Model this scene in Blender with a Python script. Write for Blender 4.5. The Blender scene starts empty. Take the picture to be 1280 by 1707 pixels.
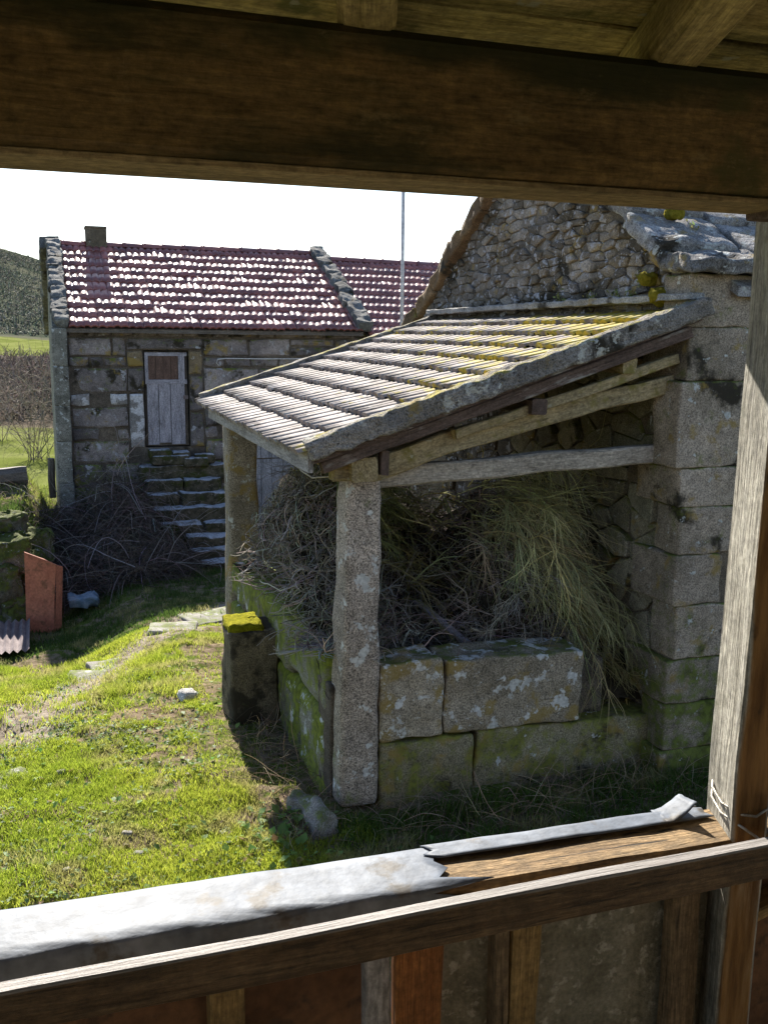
import bpy, math, random
import numpy as np
from mathutils import Vector, Matrix, noise as mnoise

SC = bpy.context.scene
COL = SC.collection
R = math.radians

# ---------------------------------------------------------------- camera
F_PX, W_PX = 1630.0, 1280.0
YAW, PITCH, ROLL = R(19.3), R(10.0), R(0.6)
CAM_Z = 2.8
fw = Vector((math.sin(YAW) * math.cos(PITCH), math.cos(YAW) * math.cos(PITCH), -math.sin(PITCH)))
rt0 = Vector((math.cos(YAW), -math.sin(YAW), 0))
up0 = rt0.cross(fw)
rt = rt0 * math.cos(ROLL) + up0 * math.sin(ROLL)
up = rt.cross(fw)
cam_d = bpy.data.cameras.new('camera')
cam = bpy.data.objects.new('camera', cam_d)
COL.objects.link(cam)
cam.matrix_world = Matrix(((rt.x, up.x, -fw.x, 0), (rt.y, up.y, -fw.y, 0), (rt.z, up.z, -fw.z, CAM_Z), (0, 0, 0, 1)))
cam_d.sensor_fit = 'HORIZONTAL'
cam_d.sensor_width = 36
cam_d.lens = 36 * F_PX / W_PX
cam_d.clip_start = 0.02
cam_d.clip_end = 4000
SC.camera = cam

# ---------------------------------------------------------------- sky, sun, exposure
SUN_AZ, SUN_EL = R(2.5), R(33.6)          # azimuth from +Y towards +X
wd = bpy.data.worlds.new('World')
SC.world = wd
wd.use_nodes = True
wn = wd.node_tree
bg = wn.nodes['Background']
sky = wn.nodes.new('ShaderNodeTexSky')
sky.sky_type = 'NISHITA'
sky.sun_disc = False
sky.sun_elevation = SUN_EL
sky.sun_rotation = SUN_AZ
sky.altitude = 600
sky.air_density = 1.0
sky.dust_density = 0.7
wn.links.new(sky.outputs[0], bg.inputs[0])
bg.inputs[1].default_value = 0.07
sun_d = bpy.data.lights.new('sun', 'SUN')
sun_d.energy = 5.0
sun_d.angle = R(0.5)
sun_d.color = (1.0, 0.93, 0.82)
sun = bpy.data.objects.new('sun', sun_d)
COL.objects.link(sun)
sdir = Vector((-math.sin(SUN_AZ) * math.cos(SUN_EL), -math.cos(SUN_AZ) * math.cos(SUN_EL), -math.sin(SUN_EL)))
sun.rotation_mode = 'QUATERNION'
sun.rotation_quaternion = sdir.to_track_quat('-Z', 'Y')
sun.location = (2, 30, 25)
vs = SC.view_settings
vs.view_transform = 'Standard'
vs.look = 'None'
vs.exposure = 1.7
vs.gamma = 1.0
vs.use_curve_mapping = False
SC.cycles.max_bounces = 8
SC.cycles.diffuse_bounces = 5
SC.cycles.transmission_bounces = 4
SC.cycles.use_denoising = True

random.seed(7)
rng = np.random.default_rng(7)

# ---------------------------------------------------------------- materials
class NT:
    def __init__(s, name):
        s.m = bpy.data.materials.new(name)
        s.m.use_nodes = True
        s.t = s.m.node_tree
        s.t.nodes.clear()
        s.out = s.t.nodes.new('ShaderNodeOutputMaterial')
    def n(s, typ, inp=None, **kw):
        nd = s.t.nodes.new(typ)
        for k, v in kw.items():
            setattr(nd, k, v)
        for k, v in (inp or {}).items():
            if hasattr(v, 'is_output'):
                s.t.links.new(v, nd.inputs[k])
            else:
                nd.inputs[k].default_value = v
        return nd
    def pos(s):
        return s.n('ShaderNodeNewGeometry').outputs['Position']
    def noise(s, vec, scale, detail=4, rough=0.55, dist=0.0):
        return s.n('ShaderNodeTexNoise', {'Vector': vec, 'Scale': scale, 'Detail': detail, 'Roughness': rough, 'Distortion': dist}).outputs[0]
    def step(s, v, a, b, lo=0.0, hi=1.0):
        return s.n('ShaderNodeMapRange', {0: v, 1: a, 2: b, 3: lo, 4: hi}, interpolation_type='SMOOTHSTEP').outputs[0]
    def lin(s, v, a, b, lo, hi):
        return s.n('ShaderNodeMapRange', {0: v, 1: a, 2: b, 3: lo, 4: hi}).outputs[0]
    def math(s, op, a, b=0.0):
        return s.n('ShaderNodeMath', {0: a, 1: b}, operation=op).outputs[0]
    def mix(s, fac, a, b, mode='MIX'):
        def c(v):
            return v if hasattr(v, 'is_output') else (v[0], v[1], v[2], 1)
        nd = s.n('ShaderNodeMix', data_type='RGBA', blend_type=mode)
        for i, v in ((0, fac), (6, c(a)), (7, c(b))):
            if hasattr(v, 'is_output'):
                s.t.links.new(v, nd.inputs[i])
            else:
                nd.inputs[i].default_value = v
        return nd.outputs[2]
    def scale_vec(s, vec, sc):
        return s.n('ShaderNodeVectorMath', {0: vec, 1: sc}, operation='MULTIPLY').outputs[0]
    def val(s, col, v):      # multiply colour by a value socket
        return s.n('ShaderNodeVectorMath', {0: col, 3: v}, operation='SCALE').outputs[0]
    def rnd(s):
        return s.n('ShaderNodeObjectInfo').outputs['Random']
    def nz(s):
        g = s.n('ShaderNodeNewGeometry').outputs['Normal']
        return s.n('ShaderNodeSeparateXYZ', {0: g}).outputs[2]
    def done(s, col, rough=0.9, bump=None, strength=0.4, dist=0.01, spec=0.3, metallic=0.0):
        b = s.n('ShaderNodeBsdfPrincipled', {'Base Color': col if hasattr(col, 'is_output') else (*col, 1), 'Roughness': rough, 'Metallic': metallic, 'Specular IOR Level': spec})
        if bump is not None:
            bn = s.n('ShaderNodeBump', {'Height': bump, 'Strength': strength, 'Distance': dist})
            s.t.links.new(bn.outputs[0], b.inputs['Normal'])
        s.t.links.new(b.outputs[0], s.out.inputs[0])
        return s.m

def stone_mat(name, c0, c1, lichen=0.0, lichen_col=(.52, .54, .53), yellow=0.0, moss=0.0, moss_col=(.06, .075, .012),
              dark=0.0, lscale=9.0, grain=.5, rvar=.5, topmoss=.2, bump=.6, moss_z=None, dist=.015):
    t = NT(name)
    p = t.pos()
    big = t.noise(p, 2.2, 5)
    col = t.mix(t.step(big, .35, .65), c0, c1)
    mid = t.noise(p, 14, 5, .65)
    col = t.val(col, t.lin(mid, .3, .7, .72, 1.25))
    fine = t.noise(p, 110, 2, .6)
    col = t.val(col, t.lin(fine, .32, .68, 1 - grain, 1 + grain))
    col = t.val(col, t.lin(t.rnd(), 0, 1, 1 - rvar * .5, 1 + rvar * .5))
    if dark > 0:
        dn = t.noise(p, 3.3, 6, .62)
        col = t.mix(t.step(dn, .66 - dark * .25, .76 - dark * .25), col, (.035, .03, .022))
    if yellow > 0:
        yn = t.noise(p, 5.1, 6, .6)
        col = t.mix(t.math('MULTIPLY', t.step(yn, .64 - yellow * .25, .74 - yellow * .25), .75), col, (.27, .19, .05))
    if moss > 0:
        mn = t.noise(p, 5.5, 8, .7)
        k = t.math('ADD', mn, t.math('MULTIPLY', t.nz(), topmoss))
        if moss_z is not None:
            zz = t.n('ShaderNodeSeparateXYZ', {0: p}).outputs[2]
            k = t.math('ADD', k, t.lin(zz, moss_z[0], moss_z[1], moss_z[2], 0))
        mc = t.mix(t.step(t.noise(p, 22, 4), .35, .65), moss_col, tuple(c * 2.1 for c in moss_col))
        col = t.mix(t.math('MULTIPLY', t.step(k, .64 - moss * .3, .84 - moss * .3), .92), col, mc)
    if lichen > 0:
        ln = t.noise(p, lscale, 3, .45, .2)
        ln2 = t.noise(p, 60, 2)
        k = t.math('ADD', t.math('ADD', ln, t.math('MULTIPLY', t.math('SUBTRACT', ln2, .25), .22)), t.math('MULTIPLY', t.math('SUBTRACT', t.noise(p, lscale*3.1, 4, .6), .5), .5))
        lc = t.mix(t.step(t.noise(p, 40, 3), .4, .6), lichen_col, tuple(c * .72 for c in lichen_col))
        col = t.mix(t.math('MULTIPLY', t.step(k, .77 - lichen * .25, .84 - lichen * .25), .9), col, lc)
    pit = t.step(t.noise(p, 38, 4, .7), .60, .68)
    col = t.mix(t.math('MULTIPLY', pit, .55), col, (.04, .035, .028))
    h = t.math('SUBTRACT', t.math('ADD', t.math('MULTIPLY', mid, .7), t.math('MULTIPLY', fine, .3)), t.math('MULTIPLY', pit, .25))
    return t.done(col, .92, h, bump, dist, .2)

def wood_mat(name, c0, c1, moss=0.0, moss_col=(.16, .13, .03), grain=48, crack=.5, silver=0.0, rough=.8, lichen=0.0, stain=0.0, stain_col=(.02, .016, .01), stain_scale=(1.5, 6, 6), bump=.7, dist=.006):
    t = NT(name)
    tc = t.n('ShaderNodeTexCoord').outputs['Object']
    off = t.n('ShaderNodeVectorMath', {0: tc, 1: t.n('ShaderNodeCombineXYZ', {0: t.math('MULTIPLY', t.rnd(), 37.0)}).outputs[0]}, operation='ADD').outputs[0]
    g = t.noise(t.scale_vec(off, (2.2, grain, grain)), 2.2, 7, .7, .6)
    g2 = t.noise(t.scale_vec(off, (12, grain * 3, grain * 3)), 2.2, 4, .65)
    mot = t.noise(off, 60, 6, .75)
    bigv = t.noise(t.scale_vec(off, (1.6, 5, 5)), 2.0, 5, .6)
    col = t.mix(t.step(g, .3, .7), c0, c1)
    col = t.val(col, t.lin(bigv, .3, .7, .7, 1.3))
    col = t.val(col, t.lin(g2, .3, .7, .6, 1.35))
    col = t.val(col, t.lin(mot, .3, .7, .55, 1.45))
    ck = t.math('MULTIPLY', t.step(g, .3, .4), t.step(t.noise(t.scale_vec(off, (3, grain*1.6, grain*1.6)), 2.0, 3, .5, .3), .30, .36))
    col = t.mix(t.math('MULTIPLY', t.math('SUBTRACT', 1.0, ck), crack), col, (.02, .014, .008))
    if silver > 0:
        col = t.mix(t.math('MULTIPLY', t.step(bigv, .62 - silver * .3, .75 - silver * .3), .8), col, t.val((.34, .33, .31), t.lin(g2, .3, .7, .6, 1.3)))
    if moss > 0:
        mn = t.noise(off, 7, 6, .62)
        col = t.mix(t.math('MULTIPLY', t.step(mn, .68 - moss * .28, .8 - moss * .28), .85), col, t.mix(g2, moss_col, tuple(c * .5 for c in moss_col)))
    if stain > 0:
        sn = t.noise(t.scale_vec(off, stain_scale), 1.0, 6, .6)
        col = t.mix(t.math('MULTIPLY', t.step(sn, .66 - stain * .25, .8 - stain * .25), .85), col, stain_col)
    if lichen > 0:
        ln = t.noise(off, 16, 4, .5)
        col = t.mix(t.math('MULTIPLY', t.step(ln, .74 - lichen * .22, .78 - lichen * .22), .8), col, (.36, .35, .26))
    h = t.math('ADD', t.math('MULTIPLY', g, .7), t.math('MULTIPLY', g2, .3))
    return t.done(col, rough, h, bump, dist, .25)

def attr_leaf_mat(name, trans=.5, rough=.6):
    t = NT(name)
    a = t.n('ShaderNodeAttribute', attribute_name='col').outputs['Color']
    d = t.n('ShaderNodeBsdfPrincipled', {'Base Color': a, 'Roughness': rough, 'Specular IOR Level': .25})
    tr = t.n('ShaderNodeBsdfTranslucent', {'Color': a})
    mx = t.n('ShaderNodeMixShader', {0: trans, 1: d.outputs[0], 2: tr.outputs[0]})
    t.t.links.new(mx.outputs[0], t.out.inputs[0])
    return t.m

def plain_noise_mat(name, c0, c1, scale=8, rough=.8, metallic=0, spec=.3, bump=.3, c2=None, detail=6, dist=.01):
    t = NT(name)
    p = t.pos()
    n = t.noise(p, scale, detail, .6)
    col = t.mix(t.step(n, .35, .65), c0, c1)
    if c2:
        col = t.mix(t.step(t.noise(p, scale * 2.7, 5, .6), .55, .66), col, c2)
    col = t.val(col, t.lin(t.noise(p, scale * 9, 3), .3, .7, .75, 1.25))
    return t.done(col, rough, t.noise(p, scale * 6, 4), bump, dist, spec, metallic)

M = {}
M['house_stone'] = stone_mat('house_stone', (.155, .135, .135), (.24, .21, .205), lichen=.34, lichen_col=(.42, .42, .45), yellow=.3, dark=.5, lscale=7, rvar=.8, moss=.3, moss_z=(-.4, 1.3, .34), bump=1.0)
M['house_stone_white'] = stone_mat('house_stone_white', (.25, .24, .24), (.34, .32, .32), lichen=.92, lichen_col=(.62, .62, .66), dark=.2, lscale=5.0)
M['house_stone_yellow'] = stone_mat('house_stone_yellow', (.17, .13, .08), (.24, .185, .12), lichen=.2, yellow=.6, dark=.3)
M['house_mortar'] = stone_mat('house_mortar', (.085, .07, .058), (.14, .115, .09), dark=.4, rvar=0)
M['pier_stone'] = stone_mat('pier_stone', (.15, .148, .13), (.24, .232, .205), lichen=.35, lscale=16, dark=.4, grain=.6)
M['rubble'] = stone_mat('rubble', (.135, .112, .085), (.225, .20, .18), lichen=.52, lichen_col=(.40, .40, .44), yellow=.25, dark=.5, lscale=15, rvar=1.0, bump=.9, dist=.02)
M['rubble_low'] = stone_mat('rubble_low', (.16, .15, .105), (.24, .22, .165), lichen=.1, yellow=.25, moss=.36, moss_col=(.06, .065, .014), dark=.35, rvar=.8)
M['rubble_mortar'] = stone_mat('rubble_mortar', (.11, .09, .065), (.17, .14, .105), dark=.35, rvar=0, lichen=.2, bump=1.0)
M['quoin'] = stone_mat('quoin', (.20, .168, .13), (.31, .26, .21), lichen=.2, yellow=.3, dark=.42, moss=.3, moss_z=(.1, 1.3, .22), rvar=.45, lscale=12)
M['coping'] = stone_mat('coping', (.17, .165, .165), (.28, .275, .28), lichen=.5, lichen_col=(.46, .48, .47), yellow=.3, dark=.5, bump=1.0, dist=.03, lscale=14, topmoss=.05)
M['coping_dark'] = stone_mat('coping_dark', (.10, .10, .10), (.17, .17, .165), lichen=.35, lichen_col=(.30, .31, .29), dark=.4, lscale=14, bump=1.0, dist=.03)
M['coping_brown'] = stone_mat('coping_brown', (.13, .085, .05), (.19, .13, .075), yellow=.1, dark=.2, moss=.2, moss_col=(.09, .075, .02))
M['pillar'] = stone_mat('pillar', (.28, .235, .195), (.39, .33, .28), lichen=.42, lichen_col=(.66, .66, .64), lscale=8.5, grain=.75, rvar=.1, moss=.12, moss_z=(0, .5, .15))
M['pillar_far'] = stone_mat('pillar_far', (.20, .175, .14), (.29, .25, .2), lichen=.3, yellow=.5, grain=.6, rvar=.1, moss=.15)
M['block_up'] = stone_mat('block_up', (.25, .21, .155), (.35, .30, .23), lichen=.62, lichen_col=(.66, .66, .64), yellow=.5, lscale=8, grain=.6, rvar=.3, dark=.2, moss=.12)
M['block_low'] = stone_mat('block_low', (.17, .15, .095), (.25, .22, .15), lichen=.05, yellow=.35, grain=.55, rvar=.2, moss=.72, moss_col=(.095, .10, .018), dark=.36, topmoss=.1)
M['mossy_wall'] = stone_mat('mossy_wall', (.13, .12, .095), (.21, .20, .18), lichen=.3, lichen_col=(.5, .52, .54), lscale=6, moss=.95, moss_col=(.085, .10, .010), topmoss=.3, dark=.2)
M['bank_moss'] = stone_mat('bank_moss', (.10, .09, .07), (.17, .155, .13), lichen=.25, lichen_col=(.36, .36, .36), moss=.75, moss_col=(.045, .055, .008), topmoss=.25, dark=.4, bump=1.0, dist=.04)
M['dark_block'] = stone_mat('dark_block', (.10, .085, .06), (.16, .13, .09), dark=.75, moss=.1, topmoss=0)
M['step'] = stone_mat('step', (.23, .225, .235), (.33, .32, .33), lichen=.3, lichen_col=(.5, .52, .58), moss=.62, moss_col=(.03, .036, .007), topmoss=-.42, dark=.45, rvar=.3)
def step_mat():
    t = NT('step')
    p = t.pos()
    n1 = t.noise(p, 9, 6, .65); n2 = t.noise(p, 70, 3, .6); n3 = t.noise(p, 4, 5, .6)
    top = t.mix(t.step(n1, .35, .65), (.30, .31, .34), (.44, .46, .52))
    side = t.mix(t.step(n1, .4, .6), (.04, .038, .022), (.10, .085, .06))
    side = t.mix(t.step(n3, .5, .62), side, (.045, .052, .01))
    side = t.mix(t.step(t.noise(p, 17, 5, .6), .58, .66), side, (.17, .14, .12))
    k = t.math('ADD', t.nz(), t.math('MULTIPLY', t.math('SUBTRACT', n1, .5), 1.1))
    col = t.mix(t.step(k, .55, .95), side, top)  # upward faces paler: lichen, plus skylight painted into the colour
    col = t.mix(t.math('MULTIPLY', t.step(n3, .54, .64), .8), col, (.04, .045, .012))
    col = t.val(col, t.lin(n2, .3, .7, .7, 1.3))
    return t.done(col, .9, t.math('ADD', n1, n2), .7, .015, .2)
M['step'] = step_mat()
M['field_stone'] = stone_mat('field_stone', (.16, .15, .14), (.27, .255, .235), lichen=.3, lichen_col=(.36, .36, .35), moss=.1, rvar=.6)
M['white_stone'] = stone_mat('white_stone', (.4, .39, .37), (.5, .49, .47), rvar=0)
M['mortar_verge'] = stone_mat('mortar_verge', (.16, .145, .13), (.25, .23, .21), lichen=.34, bump=1.0, dist=.03, lichen_col=(.5, .49, .44), yellow=.2, dark=.36, rvar=0, moss=.1, moss_col=(.14, .12, .015), lscale=12)
M['mortar_ridge'] = stone_mat('mortar_ridge', (.20, .195, .19), (.30, .295, .29), dark=.35, rvar=0, yellow=.15)

def tile_mat(name, c0, c1, rough, moss, spec, dark_amt, rv):
    t = NT(name)
    p = t.pos()
    n = t.noise(p, 4, 6, .6)
    col = t.mix(t.step(n, .35, .65), c0, c1)
    col = t.val(col, t.lin(t.rnd(), 0, 1, 1 - rv, 1 + rv))
    f = t.noise(p, 60, 3)
    col = t.val(col, t.lin(f, .3, .7, .8, 1.2))
    if dark_amt:
        col = t.mix(t.math('MULTIPLY', t.step(t.noise(p, 13, 5, .65), .62 - dark_amt * .2, .74 - dark_amt * .2), .8), col, (.05, .04, .035))
    if moss:
        s = t.n('ShaderNodeSeparateXYZ', {0: p})
        bias = t.math('ADD', t.lin(s.outputs[0], 1.6, 3.2, -.16, .05), t.lin(s.outputs[1], 5.2, 8.0, .045, -.13))
        k = t.math('ADD', t.noise(p, 6.5, 7, .68), bias)
        mc = t.mix(t.step(t.noise(p, 30, 3), .35, .65), (.30, .235, .03), (.44, .34, .05))
        col = t.mix(t.step(k, .47, .56), col, mc)
        k2 = t.noise(p, 17, 5, .6)
        col = t.mix(t.math('MULTIPLY', t.step(k2, .58, .68), .7), col, (.42, .41, .37))
    rg_ = t.math('ADD', t.lin(t.noise(p, 7, 5, .65), .3, .7, rough-.08, rough+.16), t.lin(t.rnd(), 0, 1, -.05, .12)) if rough < .5 else rough
    return t.done(col, rg_, f, .25, .004, spec)
M['tile_red'] = tile_mat('tile_red', (.18, .055, .05), (.26, .09, .078), .36, 0, .8, .2, .3)
M['tile_old'] = tile_mat('tile_old', (.17, .135, .125), (.27, .235, .22), .8, 1, .3, .5, .4)

M['beam'] = wood_mat('beam', (.10, .062, .02), (.15, .098, .036), moss=.35, moss_col=(.09, .08, .022), stain=.45, stain_col=(.02, .022, .007), stain_scale=(1.6, 5, 9), lichen=.1, rough=.8, crack=.35, bump=.5, grain=30)
M['underside_lit'] = wood_mat('underside_lit', (.20, .145, .07), (.28, .21, .11), crack=.25, stain=.15)  # paler wood tone carries the ground-bounced light under the beam
M['ceiling'] = wood_mat('ceiling', (.30, .23, .075), (.46, .37, .15), moss=.5, moss_col=(.12, .125, .03), lichen=.45, stain=.35, grain=26, crack=.3)
M['rafter_porch'] = wood_mat('rafter_porch', (.25, .20, .07), (.37, .30, .125), moss=.3, moss_col=(.17, .16, .04), crack=.4)
M['post'] = wood_mat('post', (.19, .175, .14), (.40, .38, .33), grain=34, crack=.85, moss=.3, moss_col=(.09, .09, .04), stain=.25, stain_col=(.05, .045, .03), bump=1.0, dist=.012, rough=.7)
def post_mat():
    m = M['post']; tr = m.node_tree
    b = [n for n in tr.nodes if n.type == 'BSDF_PRINCIPLED'][0]
    old = b.inputs['Base Color'].links[0].from_socket
    t = NT.__new__(NT); t.m = m; t.t = tr
    tc = t.n('ShaderNodeTexCoord').outputs['Object']
    z = t.n('ShaderNodeSeparateXYZ', {0: tc}).outputs[2]
    g = t.noise(t.scale_vec(tc, (2, 18, 18)), 3.0, 5, .6)
    brown = t.mix(t.step(g, .3, .65), (.12, .055, .015), (.28, .15, .05))
    brown = t.mix(t.step(t.noise(t.scale_vec(tc, (5, 14, 14)), 1.5, 5, .6), .58, .7), brown, (.04, .025, .012))
    f = t.step(t.math('ADD', z, t.math('MULTIPLY', g, .006)), -.047, -.052)
    tr.links.new(t.mix(f, old, brown), b.inputs['Base Color'])
post_mat()
def beam_algae(m):
    tr = m.node_tree
    b = [n for n in tr.nodes if n.type == 'BSDF_PRINCIPLED'][0]
    old = b.inputs['Base Color'].links[0].from_socket
    t = NT.__new__(NT); t.m = m; t.t = tr
    tc = t.n('ShaderNodeTexCoord').outputs['Object']
    z = t.n('ShaderNodeSeparateXYZ', {0: tc}).outputs[2]
    n = t.noise(t.scale_vec(tc, (2.0, 6, 6)), 1.5, 6, .65)
    k = t.math('ADD', z, t.lin(n, .3, .7, -.05, .05))
    c = t.mix(t.math('MULTIPLY', t.step(k, .0, .07), .9), old, (.018, .022, .006))
    blot = t.step(t.math('ADD', t.noise(t.scale_vec(tc, (5, 9, 9)), 1.6, 7, .72), 0.0), .60, .70)
    c = t.mix(t.math('MULTIPLY', blot, .6), c, (.22, .16, .07))
    tr.links.new(c, b.inputs['Base Color'])
beam_algae(M['beam'])
def rail_top(m):  # top face lightened: sun glare painted in over silvery weathering
    tr = m.node_tree
    b = [n for n in tr.nodes if n.type == 'BSDF_PRINCIPLED'][0]
    old = b.inputs['Base Color'].links[0].from_socket
    t = NT.__new__(NT); t.m = m; t.t = tr
    tc = t.n('ShaderNodeTexCoord').outputs['Object']
    z = t.n('ShaderNodeSeparateXYZ', {0: tc}).outputs[2]
    g = t.noise(t.scale_vec(tc, (2, 40, 40)), 3.0, 5, .6)
    sil = t.mix(t.step(g, .3, .65), (.13, .115, .108), (.23, .215, .205))
    tr.links.new(t.mix(t.step(t.math('ADD', z, t.math('MULTIPLY', g, .003)), .0235, .0255), old, sil), b.inputs['Base Color'])
M['sill_wood'] = wood_mat('sill_wood', (.13, .08, .035), (.24, .165, .085), crack=1.0, stain=.3, stain_col=(.10, .085, .03), grain=22, bump=1.0, dist=.008)
M['rail_wood'] = wood_mat('rail_wood', (.065, .038, .018), (.13, .085, .045), crack=.7, stain=.35, rough=.5)
rail_top(M['rail_wood'])
M['batten'] = wood_mat('batten', (.16, .10, .035), (.27, .175, .07), crack=.5, stain=.25)
M['batten_red'] = wood_mat('batten_red', (.17, .06, .016), (.26, .105, .032), crack=.3)
M['batten_dark'] = wood_mat('batten_dark', (.10, .07, .04), (.20, .14, .08), crack=.8, stain=.4)
M['grey_wood'] = wood_mat('grey_wood', (.23, .215, .21), (.36, .34, .33), grain=16, crack=.4, stain=.12)
M['door_wood'] = wood_mat('door_wood', (.25, .235, .27), (.36, .345, .385), grain=14, crack=.5, stain=.25, moss=.12, moss_col=(.12, .11, .06))
M['door_brown'] = wood_mat('door_brown', (.10, .06, .048), (.15, .095, .075), grain=14, crack=.4)
M['barn_door'] = wood_mat('barn_door', (.21, .21, .23), (.30, .30, .33), grain=14, crack=.4, stain=.15)
M['yellow_beam'] = wood_mat('yellow_beam', (.25, .19, .10), (.36, .29, .17), moss=.55, moss_col=(.24, .20, .05), lichen=.25, crack=.4, grain=14)
M['pale_beam'] = wood_mat('pale_beam', (.27, .235, .195), (.40, .35, .29), crack=.55, grain=18, moss=.1, stain=.12)
M['dark_beam'] = wood_mat('dark_beam', (.075, .05, .04), (.14, .10, .085), crack=.5, stain=.3, silver=.2)
M['old_log'] = wood_mat('old_log', (.09, .075, .065), (.16, .14, .125), crack=.6)

M['zinc'] = plain_noise_mat('zinc', (.10, .118, .15), (.15, .17, .205), 5, .62, .0, .2, .35, (.085, .08, .075), dist=.006)
M['rust_panel'] = plain_noise_mat('rust_panel', (.085, .04, .018), (.15, .075, .035), 7, .85, 0, .3, .4, (.06, .035, .02))
M['rust_sheet'] = plain_noise_mat('rust_sheet', (.36, .12, .075), (.44, .16, .10), 4, .75, 0, .3, .3, (.25, .10, .06))
M['dark_sheet'] = plain_noise_mat('dark_sheet', (.14, .11, .115), (.22, .18, .18), 6, .6, .2, .4, .3)
M['fibre_panel'] = plain_noise_mat('fibre_panel', (.13, .12, .085), (.21, .195, .15), 18, .85, 0, .3, .5, (.30, .285, .235))
M['grey_pole'] = plain_noise_mat('grey_pole', (.42, .41, .43), (.5, .49, .5), 3, .5, .3)
M['cable'] = plain_noise_mat('cable', (.62, .6, .6), (.7, .68, .68), 5, .6)
M['wire'] = plain_noise_mat('wire', (.30, .28, .24), (.42, .40, .36), 30, .5, .3)
M['tarp'] = plain_noise_mat('tarp', (.10, .17, .25), (.2, .26, .33), 12, .6)
M['plaster'] = plain_noise_mat('plaster', (.38, .35, .30), (.46, .43, .37), 3, .9)
M['floor_wood'] = wood_mat('floor_wood', (.22, .17, .11), (.33, .26, .18), crack=.5)
M['moss_yellow'] = plain_noise_mat('moss_yellow', (.34, .33, .015), (.5, .46, .03), 34, 1, 0, .05, 1.0, (.16, .17, .012), dist=.05)
M['moss_clump'] = plain_noise_mat('moss_clump', (.22, .19, .02), (.36, .30, .04), 40, 1, 0, .05, 1.0, dist=.03)
M['leaf'] = attr_leaf_mat('leaf', .5)
M['twig'] = attr_leaf_mat('twig', .0, .85)
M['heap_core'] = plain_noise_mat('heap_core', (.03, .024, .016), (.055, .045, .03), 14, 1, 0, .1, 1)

# ---------------------------------------------------------------- helpers
WM = {}
def link(o, parent=None, world=None):
    COL.objects.link(o)
    world = world or Matrix.Identity(4)
    WM[o] = world
    if parent is not None:
        o.parent = parent
        o.matrix_basis = WM[parent].inverted() @ world
    else:
        o.matrix_basis = world
    return o

def tag(o, label, cat, group=None, kind=None):
    o['label'] = label
    o['category'] = cat
    if group: o['group'] = group
    if kind: o['kind'] = kind
    return o

def thing(name, loc, label, cat, group=None):
    o = bpy.data.objects.new(name, None)
    o.empty_display_size = .1
    link(o, None, Matrix.Translation(Vector(loc)))
    return tag(o, label, cat, group)

def mesh_obj(name, verts, faces, mat, parent=None, world=None, smooth=False, me=None):
    if me is None:
        me = bpy.data.meshes.new(name)
        me.from_pydata([tuple(v) for v in verts], [], [tuple(f) for f in faces])
        if smooth:
            me.polygons.foreach_set('use_smooth', [True] * len(me.polygons))
        me.materials.append(M[mat] if isinstance(mat, str) else mat)
        me.update()
    return link(bpy.data.objects.new(name, me), parent, world)

def np_mesh(name, verts, quads=None, tris=None, cols=None, mat=None, smooth=False):
    me = bpy.data.meshes.new(name)
    verts = np.asarray(verts, np.float32)
    nq = 0 if quads is None else len(quads)
    nt = 0 if tris is None else len(tris)
    me.vertices.add(len(verts))
    me.vertices.foreach_set('co', verts.ravel())
    loops = []
    if nq: loops.append(np.asarray(quads, np.int32).ravel())
    if nt: loops.append(np.asarray(tris, np.int32).ravel())
    loops = np.concatenate(loops)
    me.loops.add(len(loops))
    me.loops.foreach_set('vertex_index', loops)
    me.polygons.add(nq + nt)
    st = np.concatenate([np.arange(nq) * 4, nq * 4 + np.arange(nt) * 3]).astype(np.int32)
    me.polygons.foreach_set('loop_start', st)
    if smooth:
        me.polygons.foreach_set('use_smooth', np.ones(nq + nt, bool))
    me.update(calc_edges=True)
    if cols is not None:
        ca = me.color_attributes.new('col', 'FLOAT_COLOR', 'POINT')
        c4 = np.ones((len(verts), 4), np.float32)
        c4[:, :3] = cols
        ca.data.foreach_set('color', c4.ravel())
    if mat: me.materials.append(M[mat])
    return me

def frame(p, x, y=None, z=None):
    x = Vector(x).normalized()
    if z is not None:
        y = Vector(z).cross(x).normalized()
        z = x.cross(y)
    else:
        z = x.cross(Vector(y)).normalized()
        y = z.cross(x)
    p = Vector(p)
    return Matrix(((x.x, y.x, z.x, p.x), (x.y, y.y, z.y, p.y), (x.z, y.z, z.z, p.z), (0, 0, 0, 1)))

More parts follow.
